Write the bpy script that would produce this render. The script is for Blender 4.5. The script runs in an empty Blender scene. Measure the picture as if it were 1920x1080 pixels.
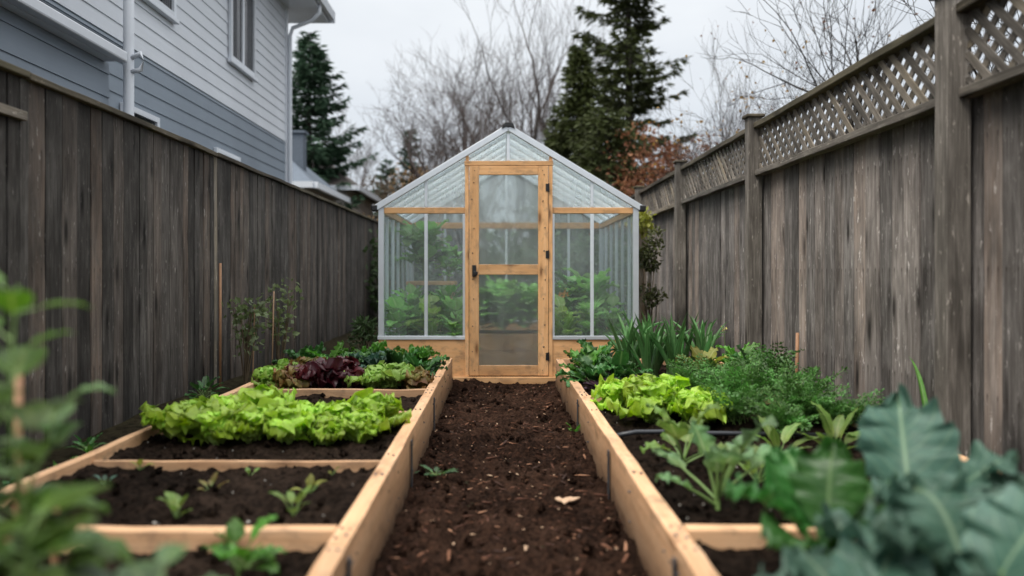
import bpy, math, random
import numpy as np
from mathutils import Vector, noise

PI = math.pi
R = math.radians
F, CX, CY, EYE = 1400.0, 938.0, 512.0, 1.0      # photo focal length (px), vanishing point, eye height

scene = bpy.context.scene
COL = scene.collection


def W(px, py, h):
    """ground-plane measure: the place at height h that the photo shows at px, py"""
    y = F * (EYE - h) / (py - CY)
    return ((px - CX) * y / F, y, h)


# ------------------------------------------------------------------ objects
def tag(o, label=None, cat=None, group=None, kind=None):
    if label: o['label'] = label
    if cat: o['category'] = cat
    if group: o['group'] = group
    if kind: o['kind'] = kind
    return o


def thing(name, label, cat, loc=(0, 0, 0), group=None):
    o = bpy.data.objects.new(name, None)
    COL.objects.link(o)
    o.location = loc
    o.empty_display_size = 0.1
    return tag(o, label, cat, group)


class MB:
    """collects geometry; build() links it as one mesh object"""
    def __init__(self, origin=(0, 0, 0)):
        self.o = np.array(origin, float)
        self.v, self.f, self.c, self.g, self.n = [], [], [], [], 0

    def add(self, v, f, c=None, g=None):
        v = np.asarray(v, float).reshape(-1, 3)
        k = len(v)
        if c is None: c = (0.5, 0, 0)
        c = np.asarray(c, float)
        if c.ndim == 1: c = np.tile(c, (k, 1))
        if g is None: g = v
        self.v.append(v); self.c.append(c); self.g.append(np.asarray(g, float))
        b = self.n
        self.f.extend([tuple(b + i for i in q) for q in f])
        self.n += k

    def build(self, name, mat, parent=None, smooth=False, bevel=0):
        me = bpy.data.meshes.new(name)
        v = np.concatenate(self.v) if self.v else np.zeros((0, 3))
        me.from_pydata((v - self.o).tolist(), [], self.f)
        if len(v):
            a = me.attributes.new('vc', 'FLOAT_COLOR', 'POINT')
            c = np.ones((len(v), 4)); c[:, :3] = np.concatenate(self.c)
            a.data.foreach_set('color', c.astype(np.float32).ravel())
            a = me.attributes.new('gc', 'FLOAT_VECTOR', 'POINT')
            a.data.foreach_set('vector', np.concatenate(self.g).astype(np.float32).ravel())
        if smooth and len(me.polygons):
            me.polygons.foreach_set('use_smooth', [True] * len(me.polygons))
        me.materials.append(mat)
        me.update()
        o = bpy.data.objects.new(name, me)
        COL.objects.link(o)
        if parent is not None:
            o.parent = parent
            o.location = Vector(self.o) - parent.matrix_basis.translation if parent.parent is None else Vector(self.o) - parent.matrix_basis.translation - parent.parent.matrix_basis.translation
        else:
            o.location = self.o
        if bevel:
            m = o.modifiers.new('edge', 'BEVEL'); m.width = bevel; m.segments = 2; m.limit_method = 'ANGLE'
        return o


rg = random.Random(7)
BOXF = [(0, 3, 2, 1), (4, 5, 6, 7), (0, 1, 5, 4), (1, 2, 6, 5), (2, 3, 7, 6), (3, 0, 4, 7)]


def box(mb, lo, hi, axis=2, rnd=None, M=None, org=None):
    lo = np.array(lo, float); hi = np.array(hi, float)
    v = np.array([(lo[0], lo[1], lo[2]), (hi[0], lo[1], lo[2]), (hi[0], hi[1], lo[2]), (lo[0], hi[1], lo[2]),
                  (lo[0], lo[1], hi[2]), (hi[0], lo[1], hi[2]), (hi[0], hi[1], hi[2]), (lo[0], hi[1], hi[2])])
    g = v[:, [axis, (axis + 1) % 3, (axis + 2) % 3]].copy()
    g[:, 1] += rg.uniform(0, 60); g[:, 2] += rg.uniform(0, 60)
    if axis != 2: g[:, 0] += rg.uniform(0, 60)
    if M is not None:
        v = v @ np.array(M).T + np.array(org)
    mb.add(v, BOXF, (rg.random() if rnd is None else rnd, 0, 0), g)


def board(mb, lo, hi, axis, nseg=10, jit=0.003, rnd=None):
    """a long timber with a slightly uneven line"""
    lo = np.array(lo, float); hi = np.array(hi, float)
    a, b, c = axis, (axis + 1) % 3, (axis + 2) % 3
    vs, gs = [], []
    oy, oz, ox = rg.uniform(0, 60), rg.uniform(0, 60), rg.uniform(0, 60)
    for i in range(nseg + 1):
        t = lo[a] + (hi[a] - lo[a]) * i / nseg
        jb, jc = rg.uniform(-jit, jit), rg.uniform(-jit, jit)
        for (p, q) in ((lo[b], lo[c]), (hi[b], lo[c]), (hi[b], hi[c]), (lo[b], hi[c])):
            w = [0, 0, 0]; w[a] = t; w[b] = p + jb + rg.uniform(-jit, jit) * .4; w[c] = q + jc + rg.uniform(-jit, jit) * .4
            vs.append(w); gs.append((t + ox, p + oy, q + oz))
    fs = [(0, 3, 2, 1)]
    for i in range(nseg):
        k = i * 4
        for j in range(4):
            fs.append((k + j, k + (j + 1) % 4, k + 4 + (j + 1) % 4, k + 4 + j))
    k = nseg * 4
    fs.append((k, k + 1, k + 2, k + 3))
    mb.add(vs, fs, (rg.random() if rnd is None else rnd, 0, 0), gs)


def tube(mb, pts, rad, n=5, rnd=0.5, cap=False):
    pts = np.asarray(pts, float); m = len(pts)
    T = np.gradient(pts, axis=0)
    T /= np.linalg.norm(T, axis=1)[:, None] + 1e-9
    ref = np.array((0, 0, 1.0)) if abs(T[:, 2]).mean() < 0.8 else np.array((1.0, 0, 0))
    A = np.cross(T, ref); A /= np.linalg.norm(A, axis=1)[:, None] + 1e-9
    B = np.cross(T, A)
    th = np.arange(n) * 2 * PI / n
    rad = np.broadcast_to(np.asarray(rad, float), (m,))
    v = pts[:, None, :] + rad[:, None, None] * (A[:, None, :] * np.cos(th)[None, :, None] + B[:, None, :] * np.sin(th)[None, :, None])
    L = np.concatenate([[0], np.cumsum(np.linalg.norm(np.diff(pts, axis=0), axis=1))])
    g = np.stack([np.repeat(L, n), np.tile(np.cos(th) * .02 + rnd * 9, m), np.tile(np.sin(th) * .02, m)], 1)
    f = []
    for i in range(m - 1):
        for j in range(n):
            f.append((i * n + j, i * n + (j + 1) % n, (i + 1) * n + (j + 1) % n, (i + 1) * n + j))
    if cap:
        f.append(tuple(range(n))[::-1]); f.append(tuple((m - 1) * n + j for j in range(n)))
    c = np.zeros((m * n, 3)); c[:, 0] = rnd; c[:, 2] = np.repeat(np.linspace(0, 1, m), n)
    mb.add(v.reshape(-1, 3), f, c, g)


# ------------------------------------------------------------------ materials
class NT:
    def __init__(self, name):
        self.m = bpy.data.materials.new(name); self.m.use_nodes = True
        self.t = self.m.node_tree; self.t.nodes.clear()
        self.out = self.t.nodes.new('ShaderNodeOutputMaterial')

    def n(self, typ, **kw):
        x = self.t.nodes.new('ShaderNode' + typ)
        for k, v in kw.items(): setattr(x, k, v)
        return x

    def l(self, a, b): self.t.links.new(a, b)

    def put(self, sock, v):
        if hasattr(v, 'links'): self.l(v, sock)
        else: sock.default_value = v

    def attr(self, name): return self.n('Attribute', attribute_name=name)

    def math(self, op, a, b=0.0, clamp=False):
        x = self.n('Math', operation=op); x.use_clamp = clamp
        self.put(x.inputs[0], a); self.put(x.inputs[1], b)
        return x.outputs[0]

    def mixc(self, fac, a, b, blend='MIX'):
        x = self.n('Mix', data_type='RGBA', blend_type=blend)
        self.put(x.inputs[0], fac)
        for s, v in ((x.inputs[6], a), (x.inputs[7], b)):
            if hasattr(v, 'links'): self.l(v, s)
            else: s.default_value = (*v, 1) if len(v) == 3 else v
        return x.outputs[2]

    def ramp(self, fac, stops, interp='LINEAR'):
        x = self.n('ValToRGB'); x.color_ramp.interpolation = interp
        e = x.color_ramp.elements
        while len(e) < len(stops): e.new(0.5)
        for i, (p, c) in enumerate(stops):
            e[i].position = p
            e[i].color = (c, c, c, 1) if isinstance(c, (int, float)) else (*c, 1)
        self.l(fac, x.inputs[0])
        return x.outputs[0]

    def noise(self, vec, scale, detail=4, rough=.55, dist=0.0):
        x = self.n('TexNoise'); x.inputs['Scale'].default_value = scale; x.inputs['Detail'].default_value = detail
        x.inputs['Roughness'].default_value = rough; x.inputs['Distortion'].default_value = dist
        if vec is not None: self.l(vec, x.inputs['Vector'])
        return x.outputs[0]

    def scale(self, vec, s):
        x = self.n('Mapping'); x.inputs['Scale'].default_value = s
        self.l(vec, x.inputs['Vector'])
        return x.outputs[0]

    def voro(self, vec, scale, feature='F1', rnd=1.0):
        x = self.n('TexVoronoi', feature=feature); x.inputs['Scale'].default_value = scale
        x.inputs['Randomness'].default_value = rnd
        self.l(vec, x.inputs['Vector'])
        return x.outputs['Distance'] if feature != 'COLOR' else x.outputs['Color']

    def bump(self, h, strength=.3, dist=.01):
        x = self.n('Bump'); x.inputs['Strength'].default_value = strength; x.inputs['Distance'].default_value = dist
        self.l(h, x.inputs['Height'])
        return x.outputs[0]

    def pbsdf(self, color, rough=.6, normal=None, metal=0.0, spec=.5):
        x = self.n('BsdfPrincipled')
        self.put(x.inputs['Base Color'], color if hasattr(color, 'links') else (*color, 1))
        self.put(x.inputs['Roughness'], rough)
        self.put(x.inputs['Metallic'], metal)
        x.inputs['Specular IOR Level'].default_value = spec
        if normal is not None: self.l(normal, x.inputs['Normal'])
        return x.outputs[0]

    def mixs(self, fac, a, b):
        x = self.n('MixShader'); self.put(x.inputs[0], fac); self.l(a, x.inputs[1]); self.l(b, x.inputs[2])
        return x.outputs[0]

    def done(self, s): self.l(s, self.out.inputs[0]); return self.m


def mat_fresh_wood(name, dark, mid, light, knots=1.0, dirt=False):
    t = NT(name)
    g = t.attr('gc').outputs['Vector']; a = t.attr('vc'); sep = t.n('SeparateColor'); t.l(a.outputs['Color'], sep.inputs[0])
    rings = t.noise(t.scale(g, (.9, 13, 13)), 1.6, 5, .6, .9)
    fine = t.noise(t.scale(g, (4, 170, 170)), 1.0, 3, .6)
    c = t.ramp(rings, [(.28, dark), (.48, mid), (.70, light)])
    c = t.mixc(.35, c, t.mixc(fine, tuple(x * .6 for x in mid), light), 'MIX')
    kd = t.voro(t.scale(g, (2.6, 9, 9)), 1.0)
    k = t.ramp(kd, [(.07, 1.0 * knots), (.15, .4 * knots), (.27, 0.0)])
    c = t.mixc(k, c, (.17, .075, .03))
    blot = t.noise(t.scale(g, (1.3, 2.2, 2.2)), 1.7, 4)
    c = t.mixc(t.ramp(blot, [(.35, .0), (.75, .45)]), c, tuple(x * .55 for x in mid))
    grime = t.noise(t.scale(g, (5, 9, 9)), 2.0, 6, .7)
    c = t.mixc(t.ramp(grime, [(.50, 0.0), (.72, .6)]), c, (.16, .11, .075))
    if dirt:
        so = t.n('SeparateXYZ'); t.l(t.n('TexCoord').outputs['Object'], so.inputs[0])
        zz = t.math('ADD', so.outputs[2], t.math('MULTIPLY', t.math('SUBTRACT', grime, .5), .22))
        c = t.mixc(t.ramp(zz, [(.0, .95), (.08, .6), (.2, .0)]), c, (.075, .046, .03))
    v = t.n('HueSaturation'); t.l(c, v.inputs['Color'])
    t.l(t.math('ADD', t.math('MULTIPLY', sep.outputs[0], .35), .82), v.inputs['Value'])
    bm = t.bump(t.math('ADD', fine, t.math('MULTIPLY', rings, .6)), .35, .002)
    return t.done(t.pbsdf(v.outputs[0], .62, bm, spec=.3))


def mat_fence(name, dark, light, brown, gain=1.0, zlow=.3, ztop=1.9):
    t = NT(name)
    g = t.attr('gc').outputs['Vector']; a = t.attr('vc'); sep = t.n('SeparateColor'); t.l(a.outputs['Color'], sep.inputs[0])
    sepg = t.n('SeparateXYZ'); t.l(g, sepg.inputs[0])
    rnd = sep.outputs[0]
    streak = t.noise(t.scale(g, (1.6, 30, 30)), 1.5, 7, .68, .8)
    fine = t.noise(t.scale(g, (3.5, 150, 150)), 1.0, 4, .6)
    blot = t.noise(t.scale(g, (2.4, 9, 9)), 1.4, 6, .65, .6)
    mixv = t.math('ADD', t.math('MULTIPLY', streak, .6), t.math('MULTIPLY', blot, .4))
    c = t.ramp(mixv, [(.33, dark), (.5, tuple(.62 * p + .38 * q for p, q in zip(dark, light))), (.66, light)])
    c = t.mixc(t.ramp(fine, [(.3, .4), (.6, 0.0)]), c, tuple(x * .5 for x in dark))
    c = t.mixc(t.ramp(fine, [(.62, 0.0), (.8, .4)]), c, tuple(min(1, x * 1.5) for x in light))
    c = t.mixc(t.math('MULTIPLY', t.ramp(rnd, [(.55, 0.0), (.95, .75)]), t.ramp(blot, [(.35, .2), (.7, 1.0)])), c, brown)
    kd = t.voro(t.scale(g, (1.9, 8, 8)), 1.0)
    c = t.mixc(t.ramp(kd, [(.07, .95), (.14, .5), (.24, 0.0)]), c, tuple(x * .35 for x in dark))
    flake = t.noise(t.scale(g, (7, 30, 30)), 1.6, 4, .7)
    c = t.mixc(t.ramp(flake, [(.62, 0.0), (.70, .6)]), c, tuple(min(1, x * 2.0) for x in light))
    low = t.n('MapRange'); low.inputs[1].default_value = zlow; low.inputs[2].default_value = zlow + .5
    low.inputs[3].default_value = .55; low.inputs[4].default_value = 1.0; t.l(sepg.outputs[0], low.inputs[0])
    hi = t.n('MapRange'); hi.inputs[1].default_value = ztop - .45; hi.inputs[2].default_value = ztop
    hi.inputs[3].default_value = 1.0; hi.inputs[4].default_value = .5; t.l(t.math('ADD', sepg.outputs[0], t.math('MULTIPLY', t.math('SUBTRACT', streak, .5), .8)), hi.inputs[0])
    v = t.n('HueSaturation'); t.l(c, v.inputs['Color'])
    patch = t.noise(t.scale(g, (1.1, 3.5, 3.5)), 1.0, 4, .6)
    c = c
    val = t.math('MULTIPLY', t.math('ADD', t.math('MULTIPLY', rnd, .8), .6), gain)
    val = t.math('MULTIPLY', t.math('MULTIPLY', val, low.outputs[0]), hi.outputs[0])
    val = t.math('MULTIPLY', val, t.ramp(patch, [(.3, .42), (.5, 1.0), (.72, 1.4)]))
    t.l(val, v.inputs['Value'])
    G = sep.outputs[1]
    gm = t.math('MULTIPLY', t.ramp(t.math('ABSOLUTE', t.math('SUBTRACT', t.math('ABSOLUTE', t.math('SUBTRACT', G, .5)), .27)), [(.015, 1.0), (.06, 0.0)]), t.math('GREATER_THAN', G, .005))
    nail = None
    for z0 in (.45, 1.02, 1.62):
        dz = t.math('SUBTRACT', z0, sepg.outputs[0])
        k = t.math('MULTIPLY', t.ramp(t.math('ADD', dz, .02), [(.005, 0.0), (.02, 1.0), (.04, .55), (.22, 0.0)]), gm)
        nail = k if nail is None else t.math('MAXIMUM', nail, k)
    vout = t.mixc(t.math('MULTIPLY', nail, .8), v.outputs[0], (.03, .022, .018))
    bm = t.bump(t.math('ADD', fine, streak), .6, .003)
    return t.done(t.pbsdf(vout, .85, bm, spec=.2))


def mat_leaf(name, base, edge, rib, rough=.45, trans=.35, basecol=None, veins=0.0, var=.35, spec=.4, ribw=.12):
    """vc: r random per leaf, g distance from the midrib, b along the leaf"""
    t = NT(name)
    a = t.attr('vc'); sep = t.n('SeparateColor'); t.l(a.outputs['Color'], sep.inputs[0])
    r, e, b = sep.outputs
    tc = t.n('TexCoord').outputs['Object']
    nz = t.noise(tc, 38, 4, .6)
    big = t.noise(tc, 9, 3, .5)
    c = t.mixc(t.math('MULTIPLY', t.math('POWER', e, 1.5), t.ramp(big, [(.3, .4), (.7, 1.0)])), base, edge)
    if basecol: c = t.mixc(t.ramp(b, [(.0, .85), (.45, 0.0)]), c, basecol)
    c = t.mixc(t.ramp(nz, [(.35, .4), (.62, 0.0)]), c, tuple(x * .5 for x in base))
    ribf = t.ramp(e, [(0.0, .85), (ribw, .25), (ribw * 2, 0.0)])
    h = nz
    if veins:
        w = t.math('SUBTRACT', t.math('MULTIPLY', b, 9.0), t.math('MULTIPLY', e, 2.6))
        w = t.math('ABSOLUTE', t.math('SUBTRACT', t.math('FRACT', w), .5))
        vf = t.math('MULTIPLY', t.ramp(w, [(.0, 1.0), (.10, 0.0)]), veins)
        ribf = t.math('MAXIMUM', ribf, vf)
        h = t.math('SUBTRACT', nz, t.math('MULTIPLY', ribf, .7))
    c = t.mixc(ribf, c, rib)
    v = t.n('HueSaturation'); t.l(c, v.inputs['Color'])
    oi = t.n('ObjectInfo')
    t.l(t.math('MULTIPLY', t.math('ADD', t.math('MULTIPLY', r, var * 2), 1 - var), t.math('ADD', t.math('MULTIPLY', oi.outputs['Random'], .36), .82)), v.inputs['Value'])
    t.l(t.math('ADD', t.math('MULTIPLY', r, .02), .492), v.inputs['Hue'])
    col = v.outputs[0]
    p = t.pbsdf(col, rough, t.bump(h, .35, .004), spec=spec)
    tr = t.n('BsdfTranslucent')
    bright = t.n('HueSaturation'); bright.inputs['Saturation'].default_value = 1.1; bright.inputs['Value'].default_value = 1.35
    t.l(col, bright.inputs['Color']); t.l(bright.outputs[0], tr.inputs['Color'])
    return t.done(t.mixs(trans, p, tr.outputs[0]))


def mat_soil(name, dark, light, red, scale=1.0):
    t = NT(name)
    tc = t.n('TexCoord').outputs['Object']
    a = t.noise(tc, 4 * scale, 7, .7); b = t.noise(tc, 42 * scale, 6, .75); f = t.noise(tc, 210, 3, .6)
    c = t.ramp(a, [(.3, dark), (.7, light)])
    wet = t.noise(tc, 1.3 * scale, 3, .5)
    c = t.mixc(t.ramp(wet, [(.42, .6), (.56, 0.0)]), c, tuple(x * .8 for x in dark))
    c = t.mixc(t.ramp(b, [(.36, .95), (.54, 0.0)]), c, tuple(x * .25 for x in dark))
    c = t.mixc(t.ramp(b, [(.55, 0.0), (.75, .6)]), c, red)
    c = t.mixc(t.ramp(f, [(.68, 0.0), (.78, .5)]), c, (.16, .10, .065))
    h = t.math('ADD', t.math('MULTIPLY', b, 1.0), t.math('MULTIPLY', f, .4))
    return t.done(t.pbsdf(c, .93, t.bump(h, 1.0, .022), spec=.04))


def mat_plain(name, color, rough=.6, metal=0.0, nscale=20, var=.25, bump=.1, spec=.5, gcn=False):
    t = NT(name)
    tc = t.n('TexCoord').outputs['Object'] if not gcn else t.attr('gc').outputs['Vector']
    nz = t.noise(tc, nscale, 5, .6)
    sep = t.n('SeparateColor'); t.l(t.attr('vc').outputs['Color'], sep.inputs[0])
    c = t.mixc(nz, tuple(x * (1 - var) for x in color), tuple(min(1, x * (1 + var)) for x in color))
    v = t.n('HueSaturation'); t.l(c, v.inputs['Color'])
    t.l(t.math('ADD', t.math('MULTIPLY', sep.outputs[0], .3), .85), v.inputs['Value'])
    return t.done(t.pbsdf(v.outputs[0], rough, t.bump(nz, bump, .01), metal, spec))


def mat_bark(name, dark, light):
    t = NT(name)
    g = t.attr('gc').outputs['Vector']
    a = t.noise(t.scale(g, (2, 60, 60)), 1.2, 5, .65)
    c = t.ramp(a, [(.3, dark), (.7, light)])
    return t.done(t.pbsdf(c, .9, t.bump(a, .5, .02), spec=.1))


def mat_siding(name, color):
    t = NT(name)
    g = t.n('TexCoord').outputs['Object']
    a = t.noise(t.scale(g, (20, 2, 30)), 1.0, 5, .6)
    d = t.noise(t.scale(g, (1, .5, .25)), 1.3, 5, .6)
    c = t.mixc(a, tuple(x * .9 for x in color), tuple(min(1, x * 1.07) for x in color))
    c = t.mixc(t.ramp(d, [(.4, 0.0), (.75, .5)]), c, tuple(x * .66 for x in color))
    return t.done(t.pbsdf(c, .55, t.bump(a, .15, .004), spec=.35))


def mat_glazing(name, clear, haze, rough=None, ripple=0.0):
    """thin plastic glazing: part see-through, part milky, with a sheen; dirt runs down it"""
    t = NT(name)
    tc = t.n('TexCoord').outputs['Object']
    dirt = t.noise(t.scale(tc, (6, 6, 1.4)), 1.4, 5, .65)
    if rough is None:
        tp = t.n('BsdfTransparent'); tp.inputs[0].default_value = (.93, .96, .96, 1); through = tp.outputs[0]
    else:
        rf = t.n('BsdfRefraction'); rf.inputs['IOR'].default_value = 1.03; rf.inputs['Roughness'].default_value = rough
        rf.inputs[0].default_value = (.95, .97, .96, 1)
        tp = t.n('BsdfTransparent'); tp.inputs[0].default_value = (.93, .95, .94, 1)
        through = t.mixs(.18, rf.outputs[0], tp.outputs[0])
    df = t.n('BsdfDiffuse'); df.inputs[0].default_value = (.82, .86, .88, 1)
    tl = t.n('BsdfTranslucent'); tl.inputs[0].default_value = (.90, .93, .95, 1)
    milk = t.mixs(.85 if ripple else .5, df.outputs[0], tl.outputs[0])
    hz = t.ramp(dirt, [(.3, haze * .6), (.7, min(1, haze * 1.5))])
    if ripple:
        w = t.n('TexWave', wave_type='BANDS', bands_direction='Y'); w.inputs['Scale'].default_value = .85; w.inputs['Distortion'].default_value = .15
        t.l(tc, w.inputs['Vector'])
        hz = t.math('ADD', hz, t.math('MULTIPLY', w.outputs['Fac'], ripple), True)
    s = t.mixs(hz, through, milk)
    gl = t.n('BsdfGlossy'); gl.inputs['Roughness'].default_value = .12; gl.inputs[0].default_value = (.9, .93, .95, 1)
    lw = t.n('LayerWeight'); lw.inputs[0].default_value = .25
    return t.done(t.mixs(t.math('MULTIPLY', lw.outputs['Fresnel'], .35), s, gl.outputs[0]))


PINE = mat_fresh_wood('fresh_pine', (.50, .255, .12), (.71, .41, .22), (.85, .555, .345), dirt=True)
PINE2 = mat_fresh_wood('door_cedar', (.56, .27, .10), (.75, .41, .18), (.85, .52, .275))
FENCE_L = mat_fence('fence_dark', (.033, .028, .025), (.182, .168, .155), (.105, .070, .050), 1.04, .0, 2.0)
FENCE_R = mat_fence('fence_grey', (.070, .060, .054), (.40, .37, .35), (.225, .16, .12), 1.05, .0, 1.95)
FENCE_RAIL = mat_fence('fence_rail', (.075, .066, .056), (.30, .27, .24), (.15, .12, .075), 1.0, -5, 900)
FENCE_CAP = mat_fence('fence_cap', (.05, .043, .034), (.15, .125, .095), (.08, .075, .04), 1.0, -5, 900)
ALU = mat_plain('aluminium', (.66, .70, .75), .36, .35, 12, .12, .05)
BLACK = mat_plain('black_plastic', (.012, .012, .013), .4, 0, 40, .2)
STEEL = mat_plain('dull_steel', (.10, .105, .115), .5, .6, 30, .3)
GLAZE = mat_glazing('clear_panel', 1, .075)
GLAZE_G = mat_glazing('gable_panel', 1, .27)
FROST = mat_glazing('frosted_panel', 1, .10, rough=.28)
ROOFP = mat_glazing('roof_panel', 1, .22, ripple=.5)
SOIL = mat_soil('bed_soil', (.012, .0085, .0065), (.060, .040, .029), (.085, .052, .036))
PATHM = mat_soil('path_soil', (.018, .010, .007), (.098, .053, .035), (.16, .070, .042))
GROUNDM = mat_soil('yard_soil', (.03, .024, .015), (.06, .05, .028), (.05, .06, .02), .3)
_t = NT('chip_wood'); _s = _t.n('SeparateColor'); _t.l(_t.attr('vc').outputs['Color'], _s.inputs[0])
CHIP = _t.done(_t.pbsdf(_t.ramp(_s.outputs[0], [(0, (.03, .014, .009)), (.6, (.10, .040, .022)), (.92, (.17, .075, .04)), (1.0, (.42, .22, .13))]), .75, spec=.25))
FLAKE = mat_plain('pale_flake', (.50, .33, .21), .7, 0, 60, .3, .3)
PERL = mat_plain('perlite', (.6, .57, .52), .8, 0, 60, .2)
CANE = mat_plain('cane', (.36, .19, .10), .6, 0, 30, .3, .2)
HOSE = mat_plain('hose_rubber', (.03, .033, .04), .4, 0, 30, .2)
SIDE_W = mat_siding('white_siding', (.64, .67, .72))
SIDE_G = mat_siding('grey_siding', (.225, .265, .315))
TRIM = mat_plain('white_trim', (.66, .69, .74), .45, 0, 6, .08, .05)
PANE_DK = mat_plain('dark_window', (.02, .022, .026), .06, 0, 3, .3, 0, .6)
CURTAIN = mat_plain('curtain', (.10, .105, .115), .8, 0, 8, .2)
ROOF_BK = mat_plain('black_shingle', (.03, .032, .037), .9, 0, 40, .5, .5)
ROOF_BL = mat_plain('blue_grey_roof', (.10, .125, .16), .7, 0, 12, .3, .3)
ROOF_BR = mat_plain('brown_roof', (.085, .072, .066), .9, 0, 14, .35, .4)
STUCCO = mat_plain('cream_wall', (.50, .45, .41), .85, 0, 10, .12, .1)

LIME = mat_leaf('lime_lettuce', (.33, .53, .035), (.54, .73, .12), (.50, .64, .20), .36, .36, (.52, .62, .26), .35, .30)
LIME2 = mat_leaf('butter_lettuce', (.27, .44, .07), (.42, .58, .16), (.50, .60, .25), .45, .40, (.42, .5, .2), .2, .25)
REDL = mat_leaf('red_lettuce', (.085, .014, .020), (.055, .009, .016), (.16, .06, .05), .35, .25, (.12, .10, .03), .1, .35)
BRONZE = mat_leaf('bronze_lettuce', (.21, .21, .05), (.30, .10, .06), (.30, .25, .11), .45, .35, (.22, .26, .07), .1, .3)
GREEN = mat_leaf('mid_green', (.085, .23, .032), (.13, .30, .05), (.22, .35, .11), .38, .30, None, .35, .35)
DKGREEN = mat_leaf('dark_green', (.042, .13, .032), (.06, .17, .046), (.17, .28, .10), .33, .25, None, .35, .4)
KALE = mat_leaf('kale', (.042, .105, .068), (.09, .17, .13), (.20, .29, .18), .55, .22, None, .32, .32, .45, .05)
KALE2 = mat_leaf('kale_green', (.035, .12, .022), (.055, .165, .04), (.18, .29, .11), .40, .28, None, .3, .3, .45, .05)
YKALE = mat_leaf('young_kale', (.15, .31, .10), (.25, .42, .24), (.38, .48, .24), .42, .32, (.24, .36, .09), .4, .3)
PARS = mat_leaf('parsley', (.07, .175, .04), (.135, .28, .075), (.15, .26, .08), .45, .3, None, 0, .6)
LEEK = mat_leaf('leek', (.085, .215, .065), (.135, .285, .10), (.20, .33, .13), .38, .22, (.25, .34, .15), 0, .45)
SEED = mat_leaf('seedling', (.14, .24, .05), (.20, .30, .08), (.28, .34, .12), .45, .35, (.3, .34, .1), .2, .4)
YELL = mat_leaf('yellowish', (.22, .24, .045), (.30, .28, .06), (.35, .33, .12), .5, .35, None, .2, .4)
PURP = mat_leaf('purple', (.075, .055, .075), (.05, .02, .035), (.22, .06, .09), .4, .2, None, .2, .4)
INSIDE = mat_leaf('greenhouse_leaf', (.22, .44, .11), (.31, .54, .17), (.38, .52, .24), .4, .35, None, .2, .4)
FGLEAF = mat_leaf('foreground_leaf', (.052, .105, .013), (.085, .155, .025), (.15, .20, .045), .38, .32, None, .35, .45)
FGPALE = mat_leaf('foreground_pale_leaf', (.075, .135, .05), (.13, .21, .09), (.20, .27, .11), .4, .3, None, .35, .4)
NEEDLE = mat_leaf('needles', (.030, .062, .036), (.05, .092, .05), (.04, .06, .04), .6, .12, None, 0, .55, .2)
NEEDLE2 = mat_leaf('olive_needles', (.055, .070, .022), (.085, .10, .034), (.06, .07, .03), .6, .12, None, 0, .55, .2)
RUST = mat_leaf('rust_leaves', (.15, .062, .038), (.20, .09, .05), (.18, .08, .05), .6, .25, None, 0, .6, .2)
TAN = mat_leaf('tan_leaves', (.18, .11, .06), (.24, .15, .08), (.2, .14, .08), .6, .25, None, 0, .5, .2)
HEDGE = mat_leaf('hedge_leaves', (.045, .075, .028), (.07, .11, .04), (.06, .1, .04), .5, .2, None, 0, .6, .3)
SPIND = mat_leaf('climber_leaves', (.11, .145, .06), (.18, .215, .10), (.28, .32, .16), .5, .3, None, 0, .6)
VINE = mat_leaf('vine_leaves', (.055, .065, .022), (.09, .085, .03), (.08, .09, .04), .5, .25, None, 0, .7)
STEMG = mat_plain('green_stem', (.16, .26, .075), .5, 0, 30, .3)
STEMB = mat_plain('brown_stem', (.12, .085, .05), .7, 0, 30, .3)
BARK = mat_bark('grey_bark', (.045, .04, .038), (.11, .10, .094))
BARKR = mat_bark('twig_bark', (.070, .056, .052), (.155, .128, .12))
BARKD = mat_bark('dark_bark', (.022, .018, .016), (.06, .052, .045))

# ------------------------------------------------------------------ leaves and plants
def prof_obovate(t): return np.clip(t + .04, 0, 1) ** .75 * np.sqrt(np.clip(1 - t ** 5, 0, 1))
def prof_ovate(t): return np.sin(PI * np.clip(t, 0, 1) ** .75) ** .8
def prof_round(t): return np.sin(PI * np.clip(t, 0, 1) ** .82) ** .6
def prof_strap(t): return np.minimum(1, (t * 6 + .5)) * np.clip(1 - t ** 3, 0, 1) ** .8
def prof_kale(t): return np.where(t < .22, .07, 1.0) * (np.sin(PI * np.clip((t - .16) / .84, 0, 1) ** .85) ** .55 + .05 * (t < .22)) + .05


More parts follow.
